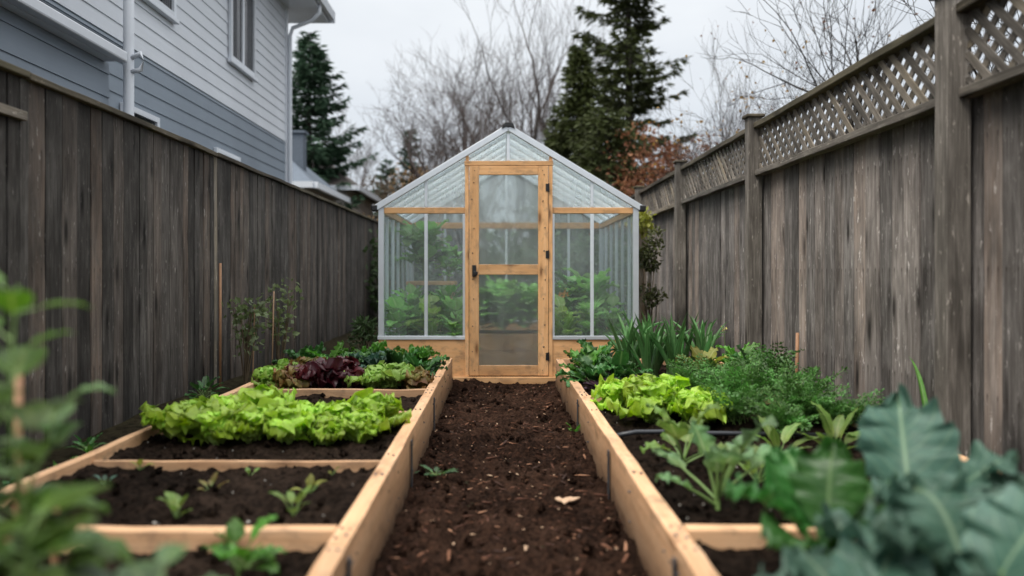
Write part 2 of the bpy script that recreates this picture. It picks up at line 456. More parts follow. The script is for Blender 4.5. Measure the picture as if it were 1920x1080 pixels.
def leaf(mb, base, az, elev, L, Wd, prof, rs, bend=.6, cup=.2, ruf=0.0, freq=4, nu=9, nv=6, lobe=0.0, twist=0.0, bias=1.2, fold=0.0, wav=0.0):
    t = np.linspace(0, 1, nu + 1); t = .35 * t + .65 * np.sin(t * PI / 2)
    pitch = elev - bend * t ** bias
    a = az + twist * t
    T = np.stack([np.cos(pitch) * np.cos(a), np.cos(pitch) * np.sin(a), np.sin(pitch)], 1)
    C = np.zeros((nu + 1, 3)); C[1:] = np.cumsum((T[1:] + T[:-1]) * .5 * L * np.diff(t)[:, None], axis=0)
    S = np.stack([-np.sin(a), np.cos(a), np.zeros_like(a)], 1)
    N = np.cross(S, T) * -1
    N = np.where(N[:, 2:3] < 0, N, N)
    N = np.cross(T, S)
    s = np.linspace(-1, 1, nv + 1)
    ph = rs.uniform(0, 6.28, 4)
    w = Wd * .5 * prof(t)
    lob = 1 + lobe * (np.sin(t * freq * 6.28 + ph[0])[:, None] * (s > 0) + np.sin(t * freq * 6.28 + ph[1])[:, None] * (s < 0)) * np.abs(s)
    wid = w[:, None] * s[None, :] * lob
    e = np.abs(s)[None, :]
    fr = freq * (1 + .25 * rs.uniform(-1, 1))
    r1 = np.sin(t[:, None] * fr * 6.28 + ph[2] + (s[None, :] > 0) * ph[3] * 2)
    r2 = np.sin(t[:, None] * fr * 2.3 * 6.28 + ph[1] + (s[None, :] > 0) * 2.1)
    ruff = ruf * Wd * e ** 2.2 * (r1 + .6 * r2) * np.clip(t * 2.2, 0, 1)[:, None]
    tipw = (np.clip(t - .75, 0, 1) / .25)[:, None]
    wave = wav * Wd * np.sin(s[None, :] * 4 + t[:, None] * 7 + ph[3])
    up = cup * Wd * .5 * e ** 2 * prof(t)[:, None] + ruff + wave + fold * np.abs(wid)
    up = up + ruf * Wd * .9 * tipw * np.sin(s[None, :] * fr * 1.9 + ph[0])
    P = np.array(base)[None, None, :] + C[:, None, :] + S[:, None, :] * wid[:, :, None] - N[:, None, :] * up[:, :, None] * -1
    P = P + T[:, None, :] * (ruf * Wd * .7 * e * np.cos(t[:, None] * fr * 6.28 + ph[0]) + (-.06) * L * (e ** 2) * tipw)[:, :, None]
    v = P.reshape(-1, 3)
    c = np.zeros((len(v), 3)); c[:, 0] = rs.uniform(0, 1); c[:, 1] = np.tile(np.abs(s), nu + 1); c[:, 2] = np.repeat(t, nv + 1)
    f = []
    k = nv + 1
    for i in range(nu):
        for j in range(nv):
            f.append((i * k + j, i * k + j + 1, (i + 1) * k + j + 1, (i + 1) * k + j))
    mb.add(v, f, c)
    return v[-(k // 2) - 1]


def lettuce(name, p, size, seed, mat, label, cat='lettuce', group=None, n=18, ruf=.095, openn=1.0, freq=4.6):
    rs = np.random.RandomState(seed)
    mb = MB(p)
    ga = rs.uniform(0, 6)
    for i in range(n):
        q = i / (n - 1)                     # 0 outer leaf, 1 heart
        az = ga + i * 2.39996 + rs.uniform(-.25, .25)
        elev = R(40 + 42 * q + rs.uniform(-16, 10)) / openn ** .3
        L = size * (.74 - .20 * q) * rs.uniform(.75, 1.12)
        Wd = L * rs.uniform(1.05, 1.4)
        b = (p[0] + .02 * math.cos(az) * (1 - q), p[1] + .02 * math.sin(az) * (1 - q), p[2] - .01 + .03 * q)
        leaf(mb, b, az, elev + R(18) * (1 - q), L, Wd, prof_obovate, rs, bend=R(rs.uniform(0, 85)) * (1 - .6 * q) - R(20) * q * .4, cup=.12 + .30 * q, ruf=ruf, freq=freq, nu=22, nv=14, twist=rs.uniform(-.3, .3), wav=.03)
    o = mb.build(name, mat, None, True)
    return tag(o, label, cat, group)


def rosette(name, p, n, L, Wd, seed, mat, label, cat='leafy plant', group=None, prof=prof_ovate, elev=(25, 75), bend=(20, 60), pet=.5, stem=STEMG, ruf=.06, lobe=0.0, freq=3, nu=10, nv=6, cup=.25, up=0.0, srad=.004):
    """broad leaves on stalks that rise from one root"""
    rs = np.random.RandomState(seed)
    root = thing(name, label, cat, p, group)
    mb, sb = MB(p), MB(p)
    for i in range(n):
        az = i * 2.39996 + rs.uniform(-.4, .4)
        el = R(rs.uniform(*elev))
        l = L * rs.uniform(.7, 1.15)
        pl = l * pet * rs.uniform(.8, 1.2)
        b = np.array(p) + np.array((0, 0, up * rs.uniform(.2, 1)))
        d0 = np.array((math.cos(az) * math.cos(el), math.sin(az) * math.cos(el), math.sin(el)))
        q1 = b + d0 * pl * .55 + np.array((0, 0, .02 * pl))
        q2 = b + d0 * pl
        if pl > 0.002: tube(sb, [b, q1, q2, q2 + d0 * l * .15], [srad, srad * .9, srad * .7, srad * .4], 4, rs.uniform(0, 1))
        leaf(mb, q2, az, el, l, Wd * l / L * rs.uniform(.85, 1.15), prof, rs, bend=R(rs.uniform(*bend)), cup=cup, ruf=ruf, freq=freq, nu=nu, nv=nv, lobe=lobe, twist=rs.uniform(-.4, .4), wav=.02)
    if up: tube(sb, [p, np.array(p) + (0, 0, up * .5), np.array(p) + (0, 0, up)], [srad * 1.8, srad * 1.6, srad], 5)
    mb.build('leaves', mat, root, True)
    if sb.n: sb.build('stem', stem, root, True)
    return root


def feathery(name, p, n, L, seed, label, cat='herb', group=None, mat=PARS, leafsize=.015):
    """a clump of finely cut fronds"""
    rs = np.random.RandomState(seed)
    root = thing(name, label, cat, p, group)
    mb, sb = MB(p), MB(p)
    for i in range(n):
        az = rs.uniform(0, 6.28); el = R(rs.uniform(45, 88)); l = L * rs.uniform(.55, 1.1)
        b = np.array(p) + np.array((rs.normal(0, .03), rs.normal(0, .03), 0))
        ts = np.linspace(0, 1, 7)
        pit = el - R(rs.uniform(20, 75)) * ts ** 1.5
        C = [b]
        for k in range(1, 7):
            C.append(C[-1] + np.array((math.cos(pit[k]) * math.cos(az), math.cos(pit[k]) * math.sin(az), math.sin(pit[k]))) * l / 6)
        C = np.array(C)
        tube(sb, C, np.linspace(.0025, .001, 7), 3, rs.uniform(0, 1))
        rr = rs.uniform(0, 1)
        V, Fc, Cc = [], [], []
        for k in range(9):
            u = .34 + .66 * (k + .3) / 9
            i = min(5, int(u * 6)); f = u * 6 - i
            c = C[i] * (1 - f) + C[i + 1] * f
            tg = C[i + 1] - C[i]; tg /= np.linalg.norm(tg)
            sd0 = np.array((-math.sin(az), math.cos(az), 0))
            nn = np.cross(tg, sd0)
            pw = .30 * l * (1.12 - u) ** .8 + .006
            for sgn in (-1, 1):
                dirp = sd0 * sgn * .85 + tg * .5 + nn * rs.uniform(-.25, .35); dirp /= np.linalg.norm(dirp)
                m = max(4, int(pw / .0065))
                for j in range(m):
                    w = (j + rs.uniform(.2, 1)) / m
                    q = c + dirp * pw * w + nn * (-.25 * pw * w * w) + rs.normal(0, .0035, 3)
                    d = dirp * .6 + tg * rs.uniform(-.2, .9) + sd0 * rs.uniform(-.7, .7) + nn * rs.uniform(-.5, .5); d /= np.linalg.norm(d)
                    sd = np.cross(d, nn + rs.normal(0, .4, 3)); sd /= np.linalg.norm(sd) + 1e-6
                    z = leafsize * rs.uniform(.6, 1.4) * (1.15 - .4 * w)
                    kk = len(V)
                    V += [q, q + d * z * .55 + sd * z * .40, q + d * z * 1.3, q + d * z * .55 - sd * z * .40]
                    Fc.append((kk, kk + 1, kk + 2, kk + 3))
                    cr = np.clip(rr * .8 + rs.uniform(-.1, .25), 0, 1)
                    Cc += [(cr, .1, .2), (cr, .7, .5), (cr, 1, 1), (cr, .7, .5)]
        mb.add(V, Fc, np.array(Cc))
    mb.build('leaves', mat, root)
    sb.build('stem', STEMG, root, True)
    return root


def strap_clump(name, p, n, L, Wd, seed, label, cat='leek', group=None, mat=LEEK):
    rs = np.random.RandomState(seed)
    mb = MB(p)
    for i in range(n):
        az = rs.uniform(0, 6.28)
        b = (p[0] + rs.normal(0, .012), p[1] + rs.normal(0, .012), p[2] - .01)
        leaf(mb, b, az, R(rs.uniform(62, 89)), L * rs.uniform(.6, 1.1), Wd * rs.uniform(.7, 1.2), prof_strap, rs, bend=R(rs.choice([10, 25, 45, 85], p=[.35, .35, .2, .1])), cup=.3, ruf=0, nu=12, nv=4, bias=2.4, fold=.5, twist=rs.uniform(-.3, .3))
    o = mb.build(name, mat, None, True)
    return tag(o, label, cat, group)


def leafcloud(mb, c, rad, n, size, rs, shell=.55, flat=.6, droop=0.0):
    """n small folded leaves spread through an ellipsoid, thinned by a clumpy mask"""
    c = np.array(c); rad = np.array(rad)
    V, Fc, Cc = [], [], []
    done = tries = 0
    off = rs.uniform(0, 50, 3)
    while done < n and tries < n * 6:
        tries += 1
        d = rs.normal(0, 1, 3); d /= np.linalg.norm(d)
        r = rs.uniform(shell, 1.0) ** .6
        q = d * r
        w = noise.noise(Vector((q * 2.1 + off).tolist()))
        if w < -.12: continue
        pos = c + q * rad * (1 + .22 * w)
        ax = d * rs.uniform(.2, 1) + rs.normal(0, .6, 3); ax[2] -= droop; ax /= np.linalg.norm(ax) + 1e-6
        sd = np.cross(ax, rs.normal(0, 1, 3)); sd /= np.linalg.norm(sd) + 1e-6
        nn = np.cross(ax, sd)
        z = size * rs.uniform(.6, 1.4)
        k = len(V)
        V += [pos, pos + ax * z * .5 + sd * z * flat * .5 + nn * z * .1, pos + ax * z, pos + ax * z * .5 - sd * z * flat * .5 + nn * z * .1]
        Fc += [(k, k + 1, k + 2), (k, k + 2, k + 3)]
        cr = float(np.clip(.5 + w * 1.1 + rs.uniform(-.25, .25), 0, 1))
        Cc += [(cr, .2, .3), (cr, .8, .5), (cr, .9, 1), (cr, .8, .5)]
        done += 1
    if V: mb.add(V, Fc, np.array(Cc))


def shrub(name, base, rad, h, n, size, seed, mat, label, cat='shrub', group=None, clumps=7, bark=STEMB, low=.12, flat=.6):
    rs = np.random.RandomState(seed)
    root = thing(name, label, cat, base, group)
    mb, sb = MB(base), MB(base)
    base = np.array(base)
    for k in range(clumps):
        a = rs.uniform(0, 6.28); q = rs.uniform(0, .62) * rad
        zc = rs.uniform(low + .2, .82) * h
        c = base + np.array((math.cos(a) * q, math.sin(a) * q, zc))
        rr = rad * rs.uniform(.38, .6)
        leafcloud(mb, c, (rr, rr, min(rr, h * .3) * rs.uniform(.8, 1.1)), n // clumps, size, rs, .3, flat)
        tube(sb, [base, base * .5 + c * .5 + rs.normal(0, .05 * rad, 3) * (1, 1, 0), c], [.02 * rad + .004, .012 * rad + .003, .003], 4, rs.uniform(0, 1))
    mb.build('leaves', mat, root)
    sb.build('stem', bark, root, True)
    return root


RMIN = [.004]


def grow(mb, tb, p, d, L, r, lev, mx, rs, up=.12, spread=.6, kids=3, tips=None):
    ns = 4 if lev < 3 else 3
    pts, rad = [p], [r]
    d = d / np.linalg.norm(d)
    for i in range(ns):
        d = d + rs.normal(0, .10 + .022 * lev, 3) + np.array((0, 0, up)); d /= np.linalg.norm(d)
        pts.append(pts[-1] + d * L / ns); rad.append(r * (1 - (.42 if lev < mx else .6) * (i + 1) / ns))
    tube(mb if lev < 2 else tb, pts, rad, 6 if lev == 0 else (4 if lev < 3 else 3), rs.uniform(0, 1))
    if lev >= mx:
        if tips is not None: tips.append(pts[-1])
        return
    nk = int(kids + .5 + rs.rand()) + (1 if lev < 2 else 0)
    for k in range(nk):
        u = 1.0 if k == 0 else rs.uniform(.35, .98)
        i = min(ns - 1, int(u * ns)); f = u * ns - i
        q = pts[i] * (1 - f) + pts[i + 1] * f
        s = rs.normal(0, 1, 3); s -= d * s.dot(d); s /= np.linalg.norm(s)
        sp = spread * rs.uniform(.6, 1.3) * (.35 if k == 0 else 1)
        nd = d * math.cos(sp) + s * math.sin(sp)
        grow(mb, tb, q, nd, L * rs.uniform(.55, .82), max(RMIN[0], rad[i + 1] * (.9 if k == 0 else rs.uniform(.55, .78))), lev + 1, mx, rs, up, spread, kids, tips)


def bare_tree(name, base, h, r, seed, label, mx=5, spread=.55, up=.1, kids=3, bark=BARK, twig=BARKR, stems=1, lean=0, leaves=None, nleaf=0, lsize=.06, cat='tree', group=None, first=.42):
    rs = np.random.RandomState(seed)
    root = thing(name, label, cat, base, group)
    mb, tb = MB(base), MB(base)
    tips = []
    RMIN[0] = max(.0038, base[1] * .00022)
    for s in range(stems):
        a = s * 6.28 / stems + rs.uniform(0, 1)
        sp = .0 if stems == 1 else .28
        d = np.array((math.cos(a) * sp + lean, math.sin(a) * sp, 1.0))
        grow(mb, tb, np.array(base, float), d, h * first * rs.uniform(.85, 1.1), r, 0, mx, rs, up, spread, kids, tips)
    allp = np.concatenate(mb.v + tb.v)
    k = h / np.percentile(allp[:, 2] - base[2], 99.7)
    bs = np.array(base, float)
    for q in (mb, tb): q.v = [(v - bs) * k + bs for v in q.v]
    tips = [(v - bs) * k + bs for v in tips]
    mb.build('trunk', bark, root, True)
    tb.build('branches', twig, root, True)
    if leaves is not None:
        lb = MB(base)
        for k in range(nleaf):
            q = tips[rs.randint(len(tips))]
            leafcloud(lb, q, (lsize * .8,) * 3, 1, lsize, rs, .2, .7)
        lb.build('leaves', leaves, root)
    return root


def conifer(name, base, h, rad, seed, mat, label, bottom=.08, whorl=.28, nb=6, tuft=.26, shape=.85, droop=.35, dens=1.0, gap=.12, irr=.3, group=None):
    rs = np.random.RandomState(seed)
    root = thing(name, label, 'conifer', base, group)
    mb, sb = MB(base), MB(base)
    base = np.array(base, float)
    tr = h * .017
    tube(sb, [base, base + (0.02 * h * rs.uniform(-.3, .3), 0, h * .35), base + (0, 0, h * .7), base + (0, 0, h)], [tr, tr * .75, tr * .4, .01], 7, .5)
    z = bottom * h
    V, Fc, Cc = [], [], []
    while z < h * .995:
        q = z / h
        env = rad * min(1.0, (1 - q) ** shape * 1.02 + .012) * (.75 if q < bottom + .06 else 1)
        for b in range(nb):
            if rs.rand() < gap: continue
            az = rs.uniform(0, 6.28)
            l = env * rs.uniform(1 - irr * 1.6, 1 + irr * .7)
            pit = R(35) * q - droop * (1 - q) + rs.uniform(-.15, .15)
            n = max(2, int(l / .2))
            p = base + np.array((0, 0, z + rs.uniform(-.1, .1)))
            pts = [p]
            for k in range(n):
                u = k / n
                pp = pit + (.45 * u * u) - .1 * math.sin(u * 3)
                p = p + np.array((math.cos(az) * math.cos(pp), math.sin(az) * math.cos(pp), math.sin(pp))) * l / n
                pts.append(p)
            tube(sb, pts, np.linspace(max(.008, l * .014), .004, len(pts)), 3, rs.uniform(0, 1))
            br = rs.uniform(-.2, .2)
            m = int((l / .050) * dens) + 2
            for k in range(m):
                u = rs.uniform(.12, 1.0)
                i = min(n - 1, int(u * n)); f = u * n - i
                c = pts[i] * (1 - f) + pts[i + 1] * f
                sw = .34 * l * (1.02 - u) + .05
                so = rs.uniform(-1, 1)
                side = np.array((-math.sin(az), math.cos(az), 0))
                fw = np.array((math.cos(az), math.sin(az), 0))
                c = c + side * sw * so + fw * rs.uniform(-.05, .1) + np.array((0, 0, -.12 * abs(so) * sw + rs.uniform(-.05, .04)))
                for j in range(3):
                    d = fw * rs.uniform(.2, 1) + side * (so * .9 + rs.uniform(-.5, .5)) + np.array((0, 0, rs.uniform(-.55, .25)))
                    d /= np.linalg.norm(d)
                    s2 = np.cross(d, rs.normal(0, 1, 3)); s2 /= np.linalg.norm(s2) + 1e-6
                    L = tuft * rs.uniform(.5, 1.1); w = L * rs.uniform(.06, .13)
                    kk = len(V)
                    V += [c - d * L * .2, c + d * L * .3 + s2 * w, c + d * L * .85, c + d * L * .3 - s2 * w]
                    Fc.append((kk, kk + 1, kk + 2, kk + 3))
                    cr = float(np.clip(.45 + br + rs.uniform(-.25, .25) + .25 * (u - .5), 0, 1))
                    Cc += [(cr, .2, .3), (cr, .7, .5), (cr, 1, 1), (cr, .7, .5)]
        z += whorl * (1 - .45 * q) * rs.uniform(.7, 1.3)
    mb.add(V, Fc, np.array(Cc))
    sb.build('trunk', BARKD, root, True)
    mb.build('crown', mat, root)
    return root


# ------------------------------------------------------------------ ground, path
def fbm(x, y, s, o=5): return noise.fractal(Vector((x * s, y * s, 3.7)), .6, 2.1, o)
def clod(x, y, s):
    d = noise.voronoi(Vector((x * s, y * s, 1.3)))[0][0]
    return max(0.0, .55 - d)


def terrain(mb, x0, x1, y0, y1, nx, ny, fn):
    xs = np.linspace(x0, x1, nx + 1); ys = np.linspace(y0, y1, ny + 1)
    v = [(x, y, fn(x, y)) for y in ys for x in xs]
    k = nx + 1
    f = [(j * k + i, j * k + i + 1, (j + 1) * k + i + 1, (j + 1) * k + i) for j in range(ny) for i in range(nx)]
    mb.add(v, f)


g = MB()
def ground_h(x, y):
    h = -.05 + .02 * fbm(x, y, .9)
    if x < -1.7 and y < 16: h += .13 * min(1, (-x - 1.7) / .25)
    if x > 1.95 and y < 16: h += .10 * min(1, (x - 1.95) / .2)
    return h
terrain(g, -3.2, 3.2, -1, 16, 90, 160, ground_h)
go = g.build('ground', GROUNDM, None, True); tag(go, kind='structure')
far = MB()
far.add([(-400, -60, -.12), (400, -60, -.12), (400, 600, -.12), (-400, 600, -.12)], [(0, 1, 2, 3)])
fo = far.build('terrain', GROUNDM); tag(fo, kind='structure')

pm = MB()
def path_h(x, y):
    e = abs(x - .03) / .5
    return .0 + .034 * fbm(x, y, 3.2) + .055 * clod(x, y, 7) + .045 * clod(x + 5, y, 15) + .016 * fbm(x, y, 16, 4) - .008 + .028 * e ** 4 - .018
terrain(pm, -.46, .53, .9, 6.93, 84, 470, path_h)
tag(pm.build('path', PATHM, None, True), kind='structure')

rs = np.random.RandomState(4)
cl = MB()
def lump(mb, p, r, rs):
    v = np.array([(1, 0, 0), (-1, 0, 0), (0, 1, 0), (0, -1, 0), (0, 0, 1), (0, 0, -1)], float)
    v = np.concatenate([v, np.array([(a, b, c) for a in (-.62, .62) for b in (-.62, .62) for c in (-.62, .62)])])
    v = v * (1 + rs.uniform(-.3, .3, (14, 1))) * r * rs.uniform(.7, 1.2, 3)
    f = []
    idx = {(a, b, c): 6 + i for i, (a, b, c) in enumerate([(a, b, c) for a in (0, 1) for b in (0, 1) for c in (0, 1)])}
    for a in (0, 1):
        for b in (0, 1):
            for c in (0, 1):
                k = idx[(a, b, c)]; X, Y, Z = (0 if a else 1), (2 if b else 3), (4 if c else 5)
                f += [(X, Y, k), (Y, Z, k), (Z, X, k)]
    mb.add(v + np.array(p), f, (rs.uniform(0, 1), 0, 0), v * 3 + rs.uniform(0, 9, 3))
for k in range(950):
    y = 1.0 + 5.8 * rs.rand() ** 1.3; x = rs.uniform(-.41, .47)
    r = .004 + .022 * rs.rand() ** 4
    lump(cl, (x, y, path_h(x, y) + r * .3), r, rs)
tag(cl.build('soil_crumbs', PATHM, None, True), 'dark crumbs and clods of soil scattered over the path', 'soil', kind='stuff')

def chip(mb, p, L, w, th, rs):
    a, tl = rs.uniform(0, 6.28), rs.normal(0, .22)
    M = np.array(((math.cos(a), -math.sin(a), 0), (math.sin(a), math.cos(a), 0), (0, 0, 1)))
    M = M @ np.array(((math.cos(tl), 0, math.sin(tl)), (0, 1, 0), (-math.sin(tl), 0, math.cos(tl))))
    v = np.array([(-L * .5, -w * .3, 0), (-L * .15, -w * .5, 0), (L * .3, -w * .45, .1 * w), (L * .5, 0, 0), (L * .2, w * .5, 0), (-L * .3, w * .45, .15 * w)]) * (1 + rs.uniform(-.2, .2, (6, 1)))
    v = np.concatenate([v, v + (0, 0, th)]) @ M.T + np.array(p)
    f = [(5, 4, 3, 2, 1, 0), tuple(range(6, 12))] + [(i, (i + 1) % 6, 6 + (i + 1) % 6, 6 + i) for i in range(6)]
    mb.add(v, f, (rs.uniform(0, 1), 0, 0))
cm, pm2 = MB(), MB()
for k in range(1100):
    y = 1.3 + 5.4 * rs.rand() ** 1.25; x = rs.uniform(-.4, .46)
    s = .35 + .9 * rs.rand() ** 2.2
    chip(cm, (x, y, path_h(x, y) + .004), .055 * s * rs.uniform(.5, 1.3), .011 * s, .003, rs)
for k in range(130):
    y = 1.6 + 5.0 * rs.rand(); x = rs.uniform(-.4, .46)
    s = .3 + .7 * rs.rand() ** 2
    chip(pm2, (x, y, path_h(x, y) + .005), .024 * s, .011 * s, .003, rs)
tag(cm.build('wood_chips', CHIP), 'reddish brown wood chips strewn along the soil path', 'wood chips', kind='stuff')
tag(pm2.build('pale_chips', FLAKE), 'small pale splinters and specks on the soil path', 'wood chips', kind='stuff')
x, y, _ = W(1063, 935, 0.02)
fl = MB((x, y, .03))
for dx, dy, L in ((0, 0, .11), (.03, .012, .07), (-.03, -.006, .06)): chip(fl, (x + dx, y + dy, path_h(x, y) + .012), L, .032, .004, np.random.RandomState(int(L * 100)))
tag(fl.build('bark_flake', FLAKE), 'largest pale flake of bark lying on the soil path right of its middle', 'bark')

# ------------------------------------------------------------------ raised beds
SOILZ = .203
def bed(label, x_in, x_out, y0, y1, dividers, stakes, seed, thick=.06):
    s = 1 if x_out > x_in else -1
    root = thing('raised_bed', label, 'raised bed', ((x_in + x_out) / 2, (y0 + y1) / 2, 0), 'raised beds')
    O = ((x_in + x_out) / 2, (y0 + y1) / 2, 0)
    lo, hi = sorted((x_in, x_in + s * thick))
    cuts = [y0, stakes[0] + .02, stakes[2] + .02 if len(stakes) > 2 else y1, y1]
    for a, b in zip(cuts, cuts[1:]):
        m = MB(O); board(m, (lo + rg.uniform(-.002, .002), a + .0015, -.03), (hi, b - .0015, .25 + rg.uniform(-.003, .003)), 1, 14, .0022); m.build('side_board', PINE, root, bevel=.005)
    lo2, hi2 = sorted((x_out - s * .045, x_out))
    m = MB(O); board(m, (lo2, y0, -.03), (hi2, y1, .25), 1, 16, .004); m.build('outer_board', PINE, root, bevel=.004)
    xl, xh = sorted((x_in + s * (thick + .002), x_out - s * .047))
    for yy, th, top in [(y0 + .02, .04, .25), (y1 - .02, .04, .25)]:
        m = MB(O); board(m, (xl, yy - th / 2, -.03), (xh, yy + th / 2, top), 0, 8, .002); m.build('end_board', PINE, root, bevel=.004)
    for yy, th, top in dividers:
        m = MB(O); board(m, (xl, yy - th / 2, .05), (xh, yy + th / 2, top), 0, 8, .003); m.build('divider', PINE, root, bevel=.004)
    rs = np.random.RandomState(seed)
    def soil_h(x, y):
        e = min(abs(x - xl), abs(x - xh))
        return SOILZ + .016 * fbm(x, y, 2.6) + .042 * clod(x + 3, y, 8) + .040 * clod(x, y + 9, 17) + .010 * fbm(x, y, 24, 4) - .018 + (.015 * max(0, 1 - e / .08))
    m = MB(O)
    terrain(m, xl - .01, xh + .01, y0, y1, int((xh - xl) / .016), int((y1 - y0) / .02), soil_h)
    for k in range(1500):
        x, y = rs.uniform(xl + .02, xh - .02), y0 + (y1 - y0) * rs.rand() ** 1.4
        r = .004 + .020 * rs.rand() ** 3
        lump(m, (x, y, soil_h(x, y) + r * .3), r, rs)
    m.build('soil', SOIL, root, True)
    m = MB(O)
    for k in range(130):
        x, y = rs.uniform(xl + .02, xh - .02), y0 + (y1 - y0) * rs.rand()
        lump(m, (x, y, soil_h(x, y) + .002), .0022 + .003 * rs.rand() ** 2, rs)
    pl = m.build('perlite', PERL, root); tag(pl, kind='stuff')
    m = MB(O)
    for yy in sorted(set([c_ + d_ for c_ in cuts for d_ in (-.05, .05)] + [d_[0] for d_ in dividers] + [1.6, 2.8, 4.1, 5.4, 6.0])):
        if y0 < yy < y1:
            for k in range(2):
                lump(m, (x_in + s * (.018 + .026 * k), yy + rs.uniform(-.02, .02), .2495), .0055, rs)
                lump(m, (x_in - s * .0005, yy + rs.uniform(-.02, .02), .07 + .11 * k), .0055, rs)
    tag(m.build('screwing', STEEL, root), kind='stuff')
    for yy in stakes:
        m = MB(O)
        xx = x_in - s * .009
        xa, xb = sorted((x_in - s * .0035, x_in - s * .0105))
        box(m, (xa, yy - .014, -.06), (xb, yy + .014, .218))
        for zz in (.07, .19): box(m, (min(xa, xa - s * .003), yy - .005, zz), (max(xb, xb - s * .003), yy + .005, zz + .01))
        m.build('bracket', STEEL, root, False, .002)
    return soil_h

XL_IN, XL_OUT, XR_IN, XR_OUT = -.422, -1.73, .485, 1.895
LS = bed('raised timber bed left of the path with a lime lettuce row and bare soil', XL_IN, XL_OUT, 1.0, 6.58, [(2.2, .05, .25), (3.09, .02, .224), (4.1, .035, .238), (4.86, .04, .245)], [2.05, 3.5, 4.7], 11)
RS_ = bed('raised timber bed right of the path crowded with kale, parsley and leeks', XR_IN, XR_OUT, 1.0, 6.55, [(2.2, .05, .25), (4.62, .04, .24)], [2.05, 3.3, 4.62], 12)


# ------------------------------------------------------------------ fences
def vboards(mb, x, y0, y1, z0, z1, rs, wmin=.10, wmax=.15, th=.02, s=1, topj=.0):
    y = y0
    while y < y1 - .03:
        w = min(rs.uniform(wmin, wmax), y1 - y)
        if y1 - y - w < .04: w = y1 - y
        d = rs.uniform(-.005, .005)
        lo, hi = (x + d, x + d + th) if s > 0 else (x + d - th, x + d)
        board(mb, (lo, y + rs.uniform(.001, .004), z0), (hi, y + w - rs.uniform(.001, .004), z1 - rs.uniform(0, topj)), 2, 5, .0022, rs.uniform(0, 1))
        gz = mb.g[-1]; gz[:, 0] = mb.v[-1][:, 2]; mb.c[-1][:, 1] = np.clip((mb.v[-1][:, 1] - y) / w, 0.01, 1)
        y += w

rs = np.random.RandomState(21)
XLF, XRF = -2.35, 2.18
lf = thing('board_fence', 'dark weathered close-board fence with a capping rail beside the grey house', 'fence', (XLF, 7, 0))
posts = [-1.25, 1.21, 3.68, 6.15, 8.63, 11.1, 13.57, 16.0]
ZT = 1.955
for a, b in zip(posts, posts[1:]):
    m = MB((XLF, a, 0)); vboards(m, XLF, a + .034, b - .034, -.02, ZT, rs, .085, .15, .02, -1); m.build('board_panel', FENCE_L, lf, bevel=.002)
for k, a in enumerate(posts):
    m = MB((XLF, a, 0)); board(m, (XLF - .08, a - .033, -.1), (XLF + .006, a + .033, ZT), 2, 6, .002, .35 if k != 3 else .98); m.g[-1][:, 0] = m.v[-1][:, 2]
    m.build('post', FENCE_L if k != 3 else FENCE_RAIL, lf, bevel=.003)
for a, b in zip(posts, posts[1:]):
    m = MB((XLF, a, 0)); board(m, (XLF - .07, a + .002, ZT + .002), (XLF + .035, b - .002, ZT + .036), 1, 10, .004); m.build('top_cap', FENCE_CAP, lf, bevel=.005)
m = MB((XLF, 3, 0)); board(m, (XLF + .004, 2.0, 1.745), (XLF + .036, 3.66, 1.79), 1, 4, .001); m.build('rail', FENCE_RAIL, lf, bevel=.004)

rf = thing('lattice_fence', 'grey board fence topped with a diagonal lattice strip, right of the beds', 'fence', (XRF, 7, 0))
rposts = [-1.75, .86, 3.47, 6.2, 8.72, 11.3, 13.9]
ZR, ZC = 1.80, 2.235          # underside of the lattice rail, top of the cap
for a, b in zip(rposts, rposts[1:]):
    O = (XRF, a, 0)
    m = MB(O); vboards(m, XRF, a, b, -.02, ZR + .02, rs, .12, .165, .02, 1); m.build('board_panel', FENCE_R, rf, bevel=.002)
    m = MB(O); board(m, (XRF - .085, a + .052, ZR), (XRF - .004, b - .052, ZR + .045), 1, 10, .003); m.build('rail', FENCE_RAIL, rf, bevel=.005)
    m = MB(O); board(m, (XRF - .095, a + .052, ZC - .045), (XRF + .03, b - .052, ZC), 1, 10, .003); m.build('top_rail', FENCE_CAP, rf, bevel=.006)
    # lattice: two layers of crossed laths cut to the opening
    m = MB(O)
    z0, z1 = ZR + .046, ZC - .046
    hgt = z1 - z0
    y = a + .05 - hgt
    k = 0
    while y < b:
        for sgn, xx in ((1, XRF - .050), (-1, XRF - .040)):
            ya, yb = (y, y + hgt) if sgn > 0 else (y + hgt, y)
            za, zb = z0, z1
            # clip to the bay
            def cut(ya, za, yb, zb, lim, low):
                if (ya < lim) == low and (yb < lim) == low: return None
                if (ya < lim) == low: t = (lim - ya) / (yb - ya); return lim, za + (zb - za) * t, yb, zb
                if (yb < lim) == low: t = (lim - ya) / (yb - ya); return ya, za, lim, za + (zb - za) * t
                return ya, za, yb, zb
            q = cut(ya, za, yb, zb, a + .055, True)
            if q: q = cut(*q, b - .055, False)
            if not q: continue
            ya, za, yb, zb = q
            w = .0265
            v = [(xx, ya - w, za), (xx, ya + w, za), (xx, yb + w, zb), (xx, yb - w, zb)]
            v += [(xx + .0085, p[1], p[2]) for p in v]
            L = math.hypot(yb - ya, zb - za); o = rs.uniform(0, 50)
            gg = [(0, o, 0), (0, o + w, 0), (L, o + w, 0), (L, o, 0)] * 2
            m.add(v, BOXF, (rs.uniform(0, 1), 0, 0), gg)
        y += .112
        k += 1
    m.build('lattice', FENCE_RAIL, rf)
